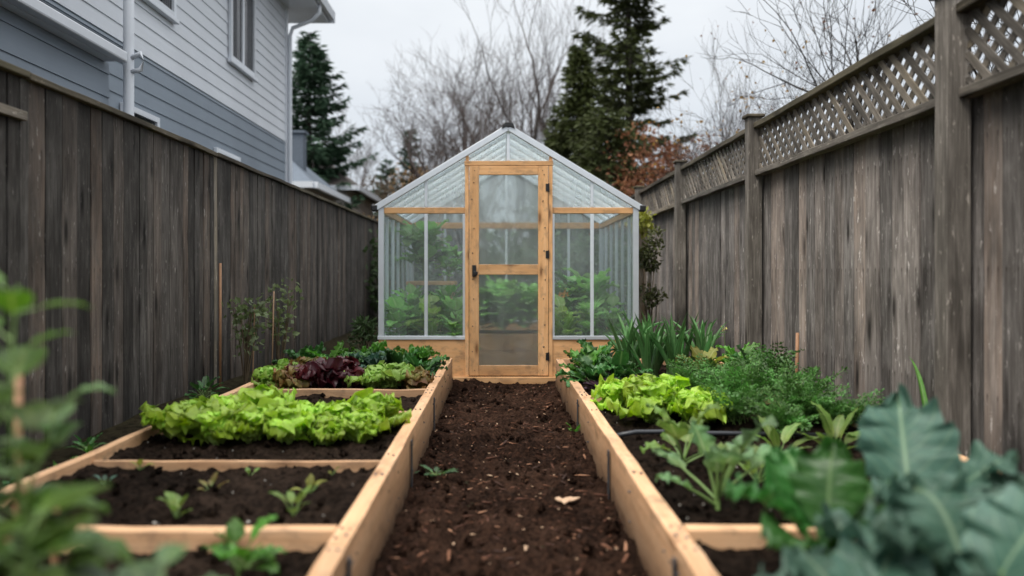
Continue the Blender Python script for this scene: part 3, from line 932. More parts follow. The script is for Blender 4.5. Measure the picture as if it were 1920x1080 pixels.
for a in rposts:
    O = (XRF, a, 0)
    m = MB(O); board(m, (XRF - .135, a - .05, -.1), (XRF - .022, a + .05, 2.285), 2, 6, .002, .42); 
    pst = m.build('post', FENCE_RAIL, rf, bevel=.006)
    m = MB(O); box(m, (XRF - .155, a - .07, 2.286), (XRF - .002, a + .07, 2.312), 1); m.build('post_cap', FENCE_CAP, pst, bevel=.008)

# ------------------------------------------------------------------ greenhouse
YG, SG, DG = 6.9, 203.0, 2.4
def gx(p): return (p - CX) / SG
def gz(p): return (715 - p) / SG
gh = thing('greenhouse', 'small gabled greenhouse with clear panels, aluminium frame and timber door', 'greenhouse', (gx(953), YG + DG / 2, 0))
GO = (gx(953), YG + DG / 2, 0)
def part(name, lo, hi, mat, axis=2, parent=gh, bevel=.003, smooth=False):
    m = MB(GO); box(m, lo, hi, axis); return m.build(name, mat, parent, smooth, bevel)
x0, x1, xm = gx(709), gx(1198), gx(953)
ze, zr = gz(386), gz(238)
YB = YG + DG
zs = gz(632)               # sill
# timber base
part('base_board', (x0 + .004, YG + .004, -.03), (gx(876), YG + .044, gz(637)), PINE2, 0)
part('base_board', (gx(1032), YG + .004, -.03), (x1 - .004, YG + .044, gz(637)), PINE2, 0)
part('base_board', (x0 + .002, YG + .046, -.03), (x0 + .042, YB - .046, gz(637)), PINE2, 1)
part('base_board', (x1 - .042, YG + .046, -.03), (x1 - .002, YB - .046, gz(637)), PINE2, 1)
part('base_board', (x0 + .004, YB - .044, -.03), (x1 - .004, YB - .004, gz(637)), PINE2, 0)
part('threshold', (gx(850), YG - .055, -.02), (gx(1043), YG - .001, gz(706)), PINE2, 0, bevel=.005)
# sills
part('sill', (x0 - .006, YG - .008, gz(637) + .001), (gx(873), YG + .046, gz(630)), ALU, 0)
part('sill', (gx(1035), YG - .008, gz(637) + .001), (x1 + .006, YG + .046, gz(630)), ALU, 0)
for xx in (x0, x1 - .044): part('sill', (xx, YG + .048, gz(637) + .001), (xx + .044, YB - .048, gz(631)), ALU, 1)
part('sill', (x0, YB - .046, gz(637) + .001), (x1, YB, gz(631)), ALU, 0)
zt = gz(630) + .001
for yy in (YG, YB - .05):
    for xx in (x0, x1 - .052): part('corner_post', (xx, yy + .001, zt), (xx + .052, yy + .049, ze - .005), ALU)
# front uprights
def roofz(x): return ze + (zr - ze) * (1 - abs(x - xm) / (xm - x0))
for pxx in (798.5, 1110.5):
    xc = gx(pxx)
    for yy in (YG + .006, YB - .03):
        part('mullion', (xc - .016, yy, zt), (xc + .016, yy + .022, gz(401)), ALU)
        part('mullion', (xc - .013, yy, gz(388)), (xc + .013, yy + .022, roofz(xc) - .02), ALU)
part('mullion', (xm - .014, YG + .006, gz(301)), (xm + .014, YG + .03, zr - .06), ALU)
part('mullion', (xm - .016, YB - .03, zt), (xm + .016, YB - .008, zr - .06), ALU)
for pa, pb in ((867.5, 873), (1035, 1040)):
    part('door_trim', (gx(pa), YG + .002, zt), (gx(pb), YG + .03, gz(401)), ALU)
# wooden rails at eave height
part('rail', (x0 + .054, YG + .003, gz(400)), (gx(872) - .001, YG + .045, gz(389)), PINE2, 0)
part('rail', (gx(1036) + .001, YG + .003, gz(400)), (x1 - .054, YG + .045, gz(389)), PINE2, 0)
part('rail', (x0 + .054, YB - .044, gz(400)), (x1 - .054, YB - .032, gz(385)), PINE2, 0)
for xx in (x0 + .004, x1 - .048): part('rail', (xx, YG + .05, gz(400)), (xx + .044, YB - .05, gz(389)), PINE2, 1)
# door case
part('door_post', (gx(872), YG - .012, gz(706) + .001), (gx(879), YG + .05, gz(311)), PINE2, 2)
part('door_post', (gx(1029), YG - .012, gz(706) + .001), (gx(1036), YG + .05, gz(311)), PINE2, 2)
part('door_header', (gx(871), YG - .014, gz(310.5)), (gx(1037), YG + .05, gz(302)), PINE2, 0)
part('door_post', (gx(873), YG + .002, gz(301.5)), (gx(879), YG + .04, gz(292)), PINE2, 2)
part('door_post', (gx(1030), YG + .002, gz(301.5)), (gx(1036), YG + .04, gz(292)), PINE2, 2)
# side uprights
for xx in (x0 + .006, x1 - .036):
    for k in range(1, 6):
        yy = YG + DG * k / 6
        part('mullion', (xx, yy - .012, zt), (xx + .03, yy + .012, gz(401)), ALU)
# eave beams
for xx in (x0 - .006, x1 - .05): part('eave_beam', (xx, YG + .001, gz(388)), (xx + .056, YB - .001, ze), ALU, 1)
# rafters and roof
def rafter(y, w, th, name='rafter', drop=.0, over=.0):
    for s in (-1, 1):
        xe = x0 - .03 if s < 0 else x1 + .03
        m = MB(GO)
        L = math.hypot(xe - xm, zr - roofz(xe)); u = np.array((xe - xm, 0, roofz(xe) - zr)) / L
        nn = np.array((-u[2], 0, u[0])) * (1 if s > 0 else -1)
        M = np.stack([u, np.array((0, 1, 0)), nn], 1)
        box(m, (.018, -w / 2, -th + drop), (L + over, w / 2, drop), 0, .5, M, (xm, y, zr + .022))
        m.build(name, ALU, gh, bevel=.003)
rafter(YG + .012, .05, .055, 'rafter', .006)
for k in range(1, 6): rafter(YG + DG * k / 6, .05, .03)
rafter(YB - .02, .05, .05, 'rafter', .0)
part('ridge_beam', (xm - .017, YG + .012, zr - .03), (xm + .017, YB - .02, zr + .03), ALU, 1)
for s in (-1, 1):
    xe = x0 - .035 if s < 0 else x1 + .035
    m = MB(GO)
    L = math.hypot(xe - xm, zr - roofz(xe)); u = np.array((xe - xm, 0, roofz(xe) - zr)) / L
    nn = np.array((-u[2], 0, u[0])) * (1 if s > 0 else -1)
    box(m, (.02, -DG / 2 + .036, .001), (L, DG / 2 - .04, .007), 0, .5, np.stack([u, np.array((0, 1, 0)), nn], 1), (xm, YG + DG / 2, zr + .024))
    m.build('roof_panel', ROOFP, gh)
    m = MB(GO)
    box(m, (xe - .028, YG - .022, roofz(xe) - .028), (xe + .028, YG + .05, roofz(xe) + .03)); m.build('corner_cap', BLACK, gh, bevel=.01)
m = MB(GO)
pv = [(-.062, -.022), (-.05, .024), (-.022, .042), (.022, .042), (.05, .024), (.062, -.022), (.022, -.002), (-.022, -.002)]
v = [(xm + a, YG - .024, zr + b) for a, b in pv] + [(xm + a, YG + .05, zr + b) for a, b in pv]
m.add(v, [tuple(range(8)), tuple(range(15, 7, -1))] + [(i, i + 8, (i + 1) % 8 + 8, (i + 1) % 8) for i in range(8)])
m.build('ridge_cap', BLACK, gh, bevel=.006)
# panes
def pane(lo, hi, mat, parent=gh):
    return part('pane', lo, hi, mat, 2, parent, 0)
def poly_pane(xz, y, mat):
    m = MB(GO); n = len(xz)
    v = [(a, y, b) for a, b in xz] + [(a, y + .004, b) for a, b in xz]
    m.add(v, [tuple(range(n)), tuple(range(2 * n - 1, n - 1, -1))] + [(i, i + n, (i + 1) % n + n, (i + 1) % n) for i in range(n)])
    return m.build('pane', mat, gh)
for yy, front in ((YG + .016, True), (YB - .02, False)):
    segs = [(x0 + .05, gx(798.5) - .014), (gx(798.5) + .014, gx(868)), (gx(1040), gx(1110.5) - .014), (gx(1110.5) + .014, x1 - .05)]
    if not front: segs[1:3] = [(gx(798.5) + .014, xm - .014), (xm + .014, gx(1110.5) - .014)]
    for a, b in segs: pane((a, yy, zt), (b, yy + .004, gz(400) - .001), GLAZE)
    zb = gz(389) + .001
    rz = lambda x: roofz(x) - .022
    if front:
        for a, b in ((x0 + .06, gx(798.5) - .012), (gx(798.5) + .012, gx(872.5)), (gx(1036.5), gx(1110.5) - .012), (gx(1110.5) + .012, x1 - .06)):
            poly_pane([(a, zb), (b, zb), (b, max(rz(b), zb + .002)), (a, max(rz(a), zb + .002))], yy, GLAZE_G)
        for a, b in ((gx(879.5), xm - .013), (xm + .013, gx(1029.5))):
            poly_pane([(a, gz(301.5)), (b, gz(301.5)), (b, rz(b)), (a, rz(a))], yy, GLAZE_G)
    else:
        poly_pane([(x0 + .06, zb), (xm - .02, zb), (xm - .02, rz(xm - .02)), (x0 + .06, rz(x0 + .06))], yy, GLAZE_G)
        poly_pane([(xm + .02, zb), (x1 - .06, zb), (x1 - .06, rz(x1 - .06)), (xm + .02, rz(xm + .02))], yy, GLAZE_G)
for xx in (x0 + .018, x1 - .022):
    for k in range(6):
        a, b = YG + DG * k / 6 + .014, YG + DG * (k + 1) / 6 - .014
        pane((xx, max(a, YG + .05), zt), (xx + .004, min(b, YB - .05), gz(400) - .001), GLAZE)
# door
dm = MB(GO)
dx0, dx1 = gx(880), gx(1028)
ya, yb = YG - .018, YG + .018
sx0, sx1 = gx(898), gx(1009)
board(dm, (dx0, ya, gz(704)), (sx0, yb, gz(311.5)), 2, 6, .0008)
board(dm, (sx1, ya, gz(704)), (dx1, yb, gz(311.5)), 2, 6, .0008)
for p0, p1 in ((311.5, 328), (496, 515), (685, 704)):
    board(dm, (sx0 + .0012, ya + .001, gz(p1)), (sx1 - .0012, yb - .001, gz(p0)), 0, 4, .0006)
door = dm.build('door', PINE2, gh, bevel=.003)
pane((sx0 - .0, YG - .004, gz(496)), (sx1, YG + .004, gz(328)), FROST, door)
pane((sx0 - .0, YG - .004, gz(685)), (sx1, YG + .004, gz(515)), FROST, door)
for zc in (352, 477, 668):
    m = MB(GO); box(m, (gx(1023), ya - .006, gz(zc + 7)), (gx(1028.2), ya - .0005, gz(zc - 7))); tube(m, [(gx(1028.6), ya - .004, gz(zc + 8)), (gx(1028.6), ya - .004, gz(zc - 8))], .006, 6, .5, True); m.build('hinge', BLACK, door)
m = MB(GO); rs = np.random.RandomState(8)
for pxx in (885, 1020):
    for k in range(8):
        lump(m, (gx(pxx + rs.uniform(-2, 4)), ya - .001, gz(335 + 46 * k + rs.uniform(-8, 8))), .0065, rs)
for pyy in (320, 505, 694):
    for pxx in (890, 1017): lump(m, (gx(pxx), ya - .001, gz(pyy)), .005, rs)
tag(m.build('nailing', BLACK, door), kind='stuff')
m = MB(GO)
box(m, (gx(885.5), ya - .022, gz(519)), (gx(893), ya - .0005, gz(497)))
box(m, (gx(888), ya - .04, gz(516)), (gx(896), ya - .023, gz(509)))
m.build('latch', BLACK, door, bevel=.004)

# things inside the greenhouse
hb = thing('bench', 'small wooden plant bench inside the greenhouse, left side', 'bench', (-.72, 8.35, 0))
for kx in range(4):
    pass
m = MB((-.72, 8.35, 0))
for k in range(5): board(m, (-1.02, 8.08 + k * .115, .87), (-.50, 8.18 + k * .115, .91), 0, 3, .001)
m.build('top', PINE, hb, bevel=.003)
for xx in (-1.0, -.555):
    for yy in (8.1, 8.55):
        m = MB((-.72, 8.35, 0)); box(m, (xx, yy, 0), (xx + .035, yy + .035, .868)); m.build('leg', PINE, hb)
pb = thing('planter_box', 'low timber planter box inside the greenhouse behind the door', 'planter', (.08, 8.4, 0))
m = MB((.08, 8.4, 0))
board(m, (-.32, 8.1, .16), (.48, 8.14, .34), 0, 4, .001); board(m, (-.32, 8.66, .0), (.48, 8.70, .34), 0, 4, .001)
board(m, (-.32, 8.1, .0), (.48, 8.14, .155), 0, 4, .001)
for xx in (-.32, .44): box(m, (xx, 8.142, 0), (xx + .04, 8.658, .338), 1)
m.build('box_sides', PINE2, pb, bevel=.003)
m = MB((.08, 8.4, 0)); terrain(m, -.278, .438, 8.145, 8.655, 20, 16, lambda x, y: .29 + .02 * fbm(x, y, 6)); m.build('soil', SOIL, pb, True)

def potted_bush(p, n, L, Wd, seed, label, up, mat=INSIDE, prof=prof_ovate, elev=(5, 75), name='bushy_plant', cat='plant', ruf=.06):
    return rosette(name, p, n, L, Wd, seed, mat, label, cat, 'plants inside the greenhouse', prof, elev, (10, 60), .7, STEMG, ruf, 0, 3, 7, 4, .2, up, .005)
potted_bush((-.84, 8.25, .912), 60, .23, .21, 1, 'big-leaved plant standing on the bench inside the greenhouse', .42)
potted_bush((-.58, 8.42, .912), 30, .15, .13, 2, 'lower plant at the right end of the greenhouse bench', .22)
potted_bush((-.88, 7.5, .0), 110, .17, .13, 3, 'leafy plant low in the left front corner of the greenhouse', .68)
potted_bush((-.53, 7.45, .0), 110, .17, .11, 4, 'lighter leafy plant inside the greenhouse just left of the door', .70, GREEN)
potted_bush((.05, 8.3, .30), 90, .22, .17, 5, 'broad leafy plant in the planter behind the frosted door', .36)
potted_bush((.32, 8.45, .30), 70, .22, .17, 6, 'smaller leafy plant at the right end of the greenhouse planter', .34)
potted_bush((-.2, 8.45, .30), 70, .22, .17, 16, 'leafy plant at the left end of the greenhouse planter', .34)
potted_bush((.62, 7.55, .0), 110, .18, .15, 7, 'yellowish leafy plant inside the greenhouse just right of the door', .62, GREEN)
potted_bush((.93, 7.75, .0), 120, .25, .23, 8, 'large-leaved squash plant in the right half of the greenhouse', .78)
potted_bush((.75, 7.95, .0), 60, .2, .15, 9, 'blue-green cabbage-like plant behind the squash in the greenhouse', .86, YKALE)
for i, (p, n, mt, lb) in enumerate([((-.98, 7.2, 0), 60, INSIDE, 'leafy plant pressed against the left front pane of the greenhouse'), ((-.66, 7.15, 0), 60, LIME2, 'pale green leafy plant behind the left front pane by the mullion'), ((-.42, 7.12, 0), 50, INSIDE, 'leafy plant behind the left front pane next to the door'),
        ((.60, 7.15, 0), 60, LIME2, 'pale leafy plant behind the right front pane next to the door'), ((.86, 7.15, 0), 60, INSIDE, 'leafy plant behind the right front pane by the mullion'), ((1.08, 7.2, 0), 60, INSIDE, 'leafy plant in the right front corner of the greenhouse')]):
    potted_bush(p, n, .15, .13, 500 + i, lb, .58, mt)
m = MB((.56, 7.42, .5)); rs = np.random.RandomState(3)
for k in range(9): leafcloud(m, (.56 + rs.normal(0, .05), 7.4 + rs.normal(0, .04), .78 + rs.normal(0, .04)), (.02, .02, .02), 6, .03, rs, .2, .8)
tag(m.build('orange_flowers', mat_leaf('orange_petal', (.55, .22, .03), (.6, .3, .05), (.6, .3, .05), .5, .3)), 'small orange flowers on the plant right of the greenhouse door', 'flowers')


# ------------------------------------------------------------------ lettuces and other crops
ORD = ['first', 'second', 'third', 'fourth', 'fifth', 'sixth', 'seventh', 'eighth', 'ninth', 'tenth']
def on(x, y, fn): return (x, y, fn(x, y) - .004)
# lime row in the left bed
rs = np.random.RandomState(31)
xs = np.linspace(-1.53, -.66, 6)
for i, xx in enumerate(xs):
    lettuce('lettuce', on(xx + rs.uniform(-.02, .02), 3.56 + rs.uniform(-.05, .05), LS), rs.uniform(.23, .35), 100 + i, LIME, 'bright lime lettuce, %s from the left in the front line across the left bed' % ORD[i], group='lime lettuces across the left bed')
xs = np.linspace(-1.44, -.66, 5)
for i, xx in enumerate(xs):
    lettuce('lettuce', on(xx + rs.uniform(-.02, .02), 3.86 + rs.uniform(-.05, .05), LS), rs.uniform(.24, .36), 120 + i, LIME, 'bright lime lettuce, %s from the left in the back line across the left bed' % ORD[i], group='lime lettuces across the left bed')
# far left bed: mixed row
mixrow = [(-1.62, 5.25, .20, LIME2, 'frilly green lettuce at the outer left end of the mixed row'), (-1.44, 5.15, .22, BRONZE, 'bronze-tinged lettuce beside the dark red ones in the mixed row'),
          (-1.29, 5.18, .24, REDL, 'dark red frilly lettuce, leftmost of three red heads'), (-1.13, 5.22, .26, REDL, 'dark red frilly lettuce, middle and tallest of three red heads'), (-.99, 5.15, .21, REDL, 'dark red frilly lettuce next to the butter lettuces'),
          (-.86, 5.15, .24, LIME2, 'pale butter lettuce next to the dark red heads'), (-.71, 5.22, .24, LIME2, 'pale butter lettuce next to the bronze head'), (-.575, 5.15, .19, BRONZE, 'reddish bronze lettuce at the path end of the mixed row'),
          (-1.36, 5.42, .23, BRONZE, 'bronze lettuce half hidden behind the dark red heads'), (-1.56, 5.48, .22, LIME2, 'pale green lettuce behind the frilly one at the outer left end')]
for i, (xx, yy, sz, mt, lb) in enumerate(mixrow):
    lettuce('lettuce', on(xx, yy, LS), sz * 1.25, 140 + i, mt, lb, group='mixed lettuces in the far left bed', n=26, ruf=.13 if mt is not LIME2 else .09, freq=4.5)
kl = [(-1.60, 6.15, DKGREEN, .19, 'dark leafy green at the far left corner of the left bed'), (-1.38, 5.95, GREEN, .18, 'mid green leafy plant second along the back row of the left bed'), (-1.17, 6.0, YKALE, .17, 'pale curly kale behind the dark red lettuces'),
      (-.98, 5.95, KALE, .18, 'blue-green kale in the middle of the back row of the left bed'), (-.80, 5.9, DKGREEN, .18, 'glossy dark green chard behind the pale butter lettuces'), (-.62, 5.8, DKGREEN, .17, 'dark green chard at the path corner near the greenhouse'), (-.70, 6.25, GREEN, .19, 'mid green plant against the greenhouse base left of the door'), (-1.1, 6.3, GREEN, .2, 'tall mid green plant close to the left corner of the greenhouse')]
for i, (xx, yy, mt, L, lb) in enumerate(kl):
    rosette('leafy_green', on(xx, yy, LS), 26, L, L * .62, 170 + i, mt, lb, 'leafy green', 'leafy greens in the far left bed', elev=(8, 70), bend=(15, 70), pet=.45, ruf=.14, freq=4, nu=12, nv=6, lobe=.12)

# seedlings
sd = [(262, 880, .075, YELL, 5, 'tiny yellow-green seedling nearest the outer board in the seedling plot'), (330, 970, .115, SEED, 7, 'larger green seedling at the front left of the seedling plot'),
      (395, 918, .085, BRONZE, 7, 'bronze reddish seedling in the middle of the seedling plot'), (468, 884, .06, SEED, 4, 'very small upright seedling close to the thin divider'),
      (582, 918, .085, YELL, 7, 'yellowish seedling between the path board and the bronze seedling'), (622, 887, .05, YELL, 4, 'tiny yellow seedling at the back by the path board'),
      (550, 980, .12, SEED, 6, 'larger green seedling at the front right of the seedling plot'), (196, 905, .07, KALE, 5, 'small grey-green seedling at the far left of the seedling plot')]
for i, (px, py, L, mt, n, lb) in enumerate(sd):
    q = W(px, py, SOILZ)
    rosette('seedling', on(q[0], q[1], LS), n, L * .52, L * .28, 200 + i, mt, lb, 'seedling', 'seedlings in the left bed', elev=(25, 80), bend=(20, 70), pet=.7, ruf=.05, nu=8, nv=4, srad=.0022, lobe=.1)
q = W(440, 1085, SOILZ)
rosette('leafy_seedling', on(q[0] + .01, q[1], LS), 14, .085, .06, 215, GREEN, 'dark green young plant in the nearest plot of the left bed', 'seedling', elev=(15, 75), bend=(15, 60), pet=.7, ruf=.08, nu=9, nv=6, lobe=.12, srad=.003, up=.05)

# right bed
limeR = [(.70, 4.42, .30, 'lime lettuce nearest the path in the right bed'), (.93, 4.30, .33, 'lime lettuce in the middle of the right bed clump, front'), (1.12, 4.12, .30, 'lime lettuce touching the parsley in the right bed'), (.82, 4.05, .34, 'largest lime lettuce at the front of the right bed clump'), (1.02, 3.95, .30, 'lime lettuce at the near right of the right bed clump'), (.88, 4.55, .30, 'lime lettuce at the back of the right bed clump')]
for i, (xx, yy, sz, lb) in enumerate(limeR):
    lettuce('lettuce', on(xx, yy, RS_), sz * .95, 230 + i, LIME, lb, group='lime lettuces in the right bed', ruf=.11, freq=4.4)
pars = [(1.28, 4.75, .30), (1.50, 4.45, .33), (1.70, 4.25, .33), (1.33, 4.25, .30), (1.55, 3.95, .31), (1.25, 3.95, .24), (1.72, 3.85, .30), (1.45, 4.95, .28), (1.72, 4.75, .34), (1.40, 3.68, .22)]
plab = ['behind the lime lettuces', 'in the middle of the herb patch', 'near the outer board, tall', 'touching the lime lettuces', 'at the front of the herb patch', 'between lime lettuce and young kale', 'at the outer board, front', 'at the back of the herb patch', 'at the outer board, back', 'nearest the foreground kale']
for i, (xx, yy, L) in enumerate(pars):
    feathery('parsley_plant', on(xx, yy, RS_), 24, L * rs.uniform(.95, 1.3), 250 + i, 'feathery dark green parsley-like herb ' + plab[i], 'herb', 'feathery herbs in the right bed')
leeks = [(.98, 5.75), (1.10, 5.60), (1.20, 5.85), (1.32, 5.65), (1.43, 5.85), (1.55, 5.7), (1.26, 6.15), (1.08, 6.05), (1.62, 6.0)]
llab = ['at the path end of the leek rows', 'second from the path in the front leek row', 'in the middle of the leek clump', 'third from the path in the front leek row', 'right of the middle of the leek clump', 'at the fence end of the front leek row', 'at the back of the leek clump', 'at the back, near the greenhouse corner', 'at the back, near the fence']
for i, (xx, yy) in enumerate(leeks):
    strap_clump('leek', on(xx, yy, RS_), 16, .52, .05, 270 + i, 'blue-green upright leek ' + llab[i], 'leek', 'leeks in the right bed')
chd = [(.68, 5.9, GREEN, .19, 'mid green chard beside the path end of the right bed'), (.66, 5.35, DKGREEN, .18, 'dark green chard in the right bed, nearest the path'), (.86, 5.45, DKGREEN, .20, 'dark green chard in front of the leeks'), (.80, 6.1, DKGREEN, .2, 'dark green chard close to the greenhouse, right of the door')]
for i, (xx, yy, mt, L, lb) in enumerate(chd):
    rosette('chard', on(xx, yy, RS_), 24, L, L * .6, 290 + i, mt, lb, 'chard', 'chard in the far right bed', elev=(10, 72), bend=(15, 60), pet=.45, ruf=.12, freq=3.5, nu=12, nv=6)
for i, (xx, yy, lb) in enumerate([(.70, 5.12, 'purple-tinged low cabbage seedling by the path board of the right bed'), (.88, 5.12, 'purple-tinged low cabbage seedling in front of the dark chard')]):
    rosette('purple_cabbage', on(xx, yy, RS_), 14, .12, .09, 300 + i, PURP, lb, 'cabbage', 'purple seedlings in the right bed', elev=(5, 50), bend=(10, 40), pet=.4, ruf=.06)
for i, (xx, yy, mt, lb, up) in enumerate([(1.72, 5.4, GREEN, 'leafy green beside the leeks close to the fence', .16), (1.45, 5.3, YELL, 'pale yellowing leafy plant between leeks and herbs', .1), (1.70, 5.05, DKGREEN, 'dark leafy plant behind the herb patch by the fence', .14)]):
    rosette('leafy_green', on(xx, yy, RS_), 24, .14, .10, 310 + i, mt, lb, 'leafy green', 'leafy plants behind the herbs', elev=(5, 70), bend=(10, 50), pet=.6, ruf=.1, up=up)
# small yellow flowers above the leeks
fl = thing('flowering_stem', 'thin stem with small yellow flowers beside the leeks', 'flower', on(1.72, 5.75, RS_))
fp = on(1.72, 5.75, RS_); m = MB(fp); tube(m, [fp, (1.73, 5.74, .4), (1.715, 5.73, .60)], [.004, .003, .002], 4); m.build('stem', STEMG, fl)
m = MB(fp)
for k in range(4): leafcloud(m, (1.715 + rs.normal(0, .018), 5.73 + rs.normal(0, .02), .59 + rs.normal(0, .015)), (.007,) * 3, 5, .013, rs, .2, .8)
m.build('petals', mat_leaf('yellow_petal', (.7, .6, .15), (.8, .7, .25), (.7, .6, .2), .5, .3), fl)

# young kale in the middle of the right bed
q = W(1345, 950, SOILZ)
rosette('young_kale', on(q[0], q[1], RS_), 9, .165, .11, 321, YKALE, 'young pale kale with upright stalks in front of the lime lettuce', 'kale', elev=(28, 82), bend=(20, 60), pet=1.0, ruf=.12, freq=3, lobe=.22, nu=12, nv=6, srad=.0065, up=.05)
q = W(1255, 868, SOILZ)
rosette('young_kale', on(q[0] + .06, q[1], RS_), 9, .14, .11, 322, SEED, 'young yellow-green kale beside the black hose in the right bed', 'kale', elev=(20, 75), bend=(20, 60), pet=.9, ruf=.12, freq=3, lobe=.2, nu=12, nv=6, srad=.005, up=.04)
for i, (px, py, L, mt, lb) in enumerate([(1460, 850, .15, SEED, 'slender pale seedling under the herb patch, left of a similar one'), (1565, 845, .17, SEED, 'slender pale seedling under the herb patch, nearer the fence'), (1420, 905, .12, SEED, 'low pale seedling just behind the foreground kale'), (1640, 840, .13, GREEN, 'small green seedling by the outer board of the right bed')]):
    q = W(px, py, SOILZ)
    rosette('seedling', on(q[0], q[1], RS_), 8, L, L * .35, 330 + i, mt, lb, 'seedling', 'seedlings in the right bed', elev=(30, 85), bend=(15, 60), pet=.5, ruf=.05, srad=.003)
# drip hose
m = MB((.9, 3.7, .2))
tube(m, [(.55, 3.62, .21), (.66, 3.64, .225), (.8, 3.66, .222), (1.0, 3.66, .215), (1.3, 3.67, .21), (1.6, 3.66, .205)], .011, 8, .5, True)
tag(m.build('drip_hose', HOSE, None, True), 'black irrigation hose lying across the soil of the right bed', 'hose')

# foreground kale, right
def kale(name, p, leaves, mat, label, seed):
    rs = np.random.RandomState(seed)
    root = thing(name, label, 'kale', p, 'kale in the foreground of the right bed')
    mb, sb = MB(p), MB(p)
    top = np.array(p) + (0, 0, .10)
    tube(sb, [p, np.array(p) + (.0, 0, .06), top], [.014, .013, .011], 7)
    for (az, el, pet, L, Wd, bd) in leaves:
        az, el = R(az), R(el)
        d = np.array((math.cos(az) * math.cos(el), math.sin(az) * math.cos(el), math.sin(el)))
        e = top + d * pet + (0, 0, .0)
        tube(sb, [top - (0, 0, .03), top + d * pet * .5, e, e + d * L * .12], [.009, .008, .007, .004], 6, rs.uniform(0, 1))
        leaf(mb, e, az, el, L, Wd, prof_round, rs, bend=R(bd), cup=.25, ruf=.10, freq=4.2, nu=40, nv=18, lobe=.06, twist=rs.uniform(-.35, .35), wav=.02)
    mb.build('leaves', mat, root, True)
    sb.build('stem', STEMG, root, True)
    return root
kale('kale_plant', on(1.06, 1.92, RS_), [(75, 74, .12, .30, .24, 40), (20, 40, .1, .26, .2, 50), (150, 38, .1, .25, .20, 60), (250, 55, .1, .22, .20, 70), (310, 35, .12, .24, .2, 60), (200, 25, .1, .22, .18, 40), (340, 60, .12, .24, .2, 50)], KALE, 'large blue-green kale with one upright leaf, rearmost in the foreground', 401)
kale('kale_plant', on(.80, 1.83, RS_), [(100, 66, .09, .22, .22, 55), (165, 52, .09, .22, .20, 55), (30, 50, .08, .22, .2, 50), (225, 38, .08, .2, .19, 50), (290, 50, .08, .2, .19, 60), (350, 30, .08, .2, .18, 50), (60, 78, .1, .2, .18, 30)], KALE2, 'darker green kale beside the path board in the foreground', 402)
kale('kale_plant', on(.96, 1.48, RS_), [(90, 62, .10, .26, .27, 60), (150, 45, .1, .26, .24, 60), (30, 48, .1, .26, .25, 60), (200, 30, .1, .25, .2, 45), (330, 40, .1, .24, .22, 60), (260, 60, .08, .2, .2, 70), (180, 60, .1, .22, .2, 60), (10, 70, .1, .24, .22, 50)], KALE, 'broad blue-green kale spreading at the bottom of the view', 403)
kale('kale_plant', on(1.32, 1.62, RS_), [(100, 55, .1, .26, .24, 60), (160, 45, .1, .25, .24, 60), (40, 55, .1, .26, .23, 60), (220, 45, .1, .25, .22, 60), (280, 60, .08, .22, .2, 60), (340, 40, .08, .22, .2, 60)], KALE, 'blue-green kale nearest the right fence in the foreground', 404)
kale('kale_plant', on(.70, 1.42, RS_), [(110, 50, .07, .18, .17, 60), (175, 38, .07, .2, .18, 45), (50, 60, .07, .19, .18, 60), (230, 30, .08, .18, .16, 40), (300, 50, .07, .18, .16, 60), (0, 40, .07, .18, .18, 60)], KALE, 'small kale hanging over the path board at the bottom of the view', 405)


def tall_plant(name, p, h, n, L, Wd, seed, mat, label, lean=(0, 0), cat='plant', group=None, stem=STEMG, srad=.005, branch=.0):
    rs = np.random.RandomState(seed)
    root = thing(name, label, cat, p, group)
    mb, sb = MB(p), MB(p)
    ts = np.linspace(0, 1, 8)
    pts = np.array(p)[None, :] + np.stack([lean[0] * ts ** 1.5 + .02 * np.sin(ts * 5 + seed), lean[1] * ts ** 1.5 + .015 * np.sin(ts * 4 + seed * 2), h * ts], 1)
    tube(sb, pts, np.linspace(srad, srad * .4, 8), 6)
    for i in range(n):
        u = (.12 + .88 * (i + rs.uniform(0, .6)) / n)
        u = min(u, .999)
        k = int(u * 7); f = u * 7 - k
        c = pts[k] * (1 - f) + pts[k + 1] * f
        az = i * 2.39996 + rs.uniform(-.5, .5); el = R(rs.uniform(5, 50))
        d = np.array((math.cos(az) * math.cos(el), math.sin(az) * math.cos(el), math.sin(el)))
        pl = L * (.5 + branch) * rs.uniform(.5, 1.1) * (1.1 - .6 * u)
        tube(sb, [c, c + d * pl * .5, c + d * pl], [srad * .5, srad * .4, srad * .3], 4)
        l = L * rs.uniform(.7, 1.15) * (1.1 - .35 * u)
        leaf(mb, c + d * pl, az, el, l, Wd * l / L, prof_round, rs, bend=R(rs.uniform(20, 80)), cup=.2, ruf=.04, nu=9, nv=6, twist=rs.uniform(-.3, .3))
    mb.build('leaves', mat, root, True)
    sb.build('stem', stem, root, True)
    return root


def cane(p, h, r, label, lean=(0, 0), mat=CANE, name='garden_cane', group=None):
    p = np.array(p); m = MB(p)
    tube(m, [p, p + np.array((lean[0] * .5, lean[1] * .5, h * .5)), p + np.array((lean[0], lean[1], h))], r, 7, .5, True)
    return tag(m.build(name, mat, None, True), label, 'cane', group)


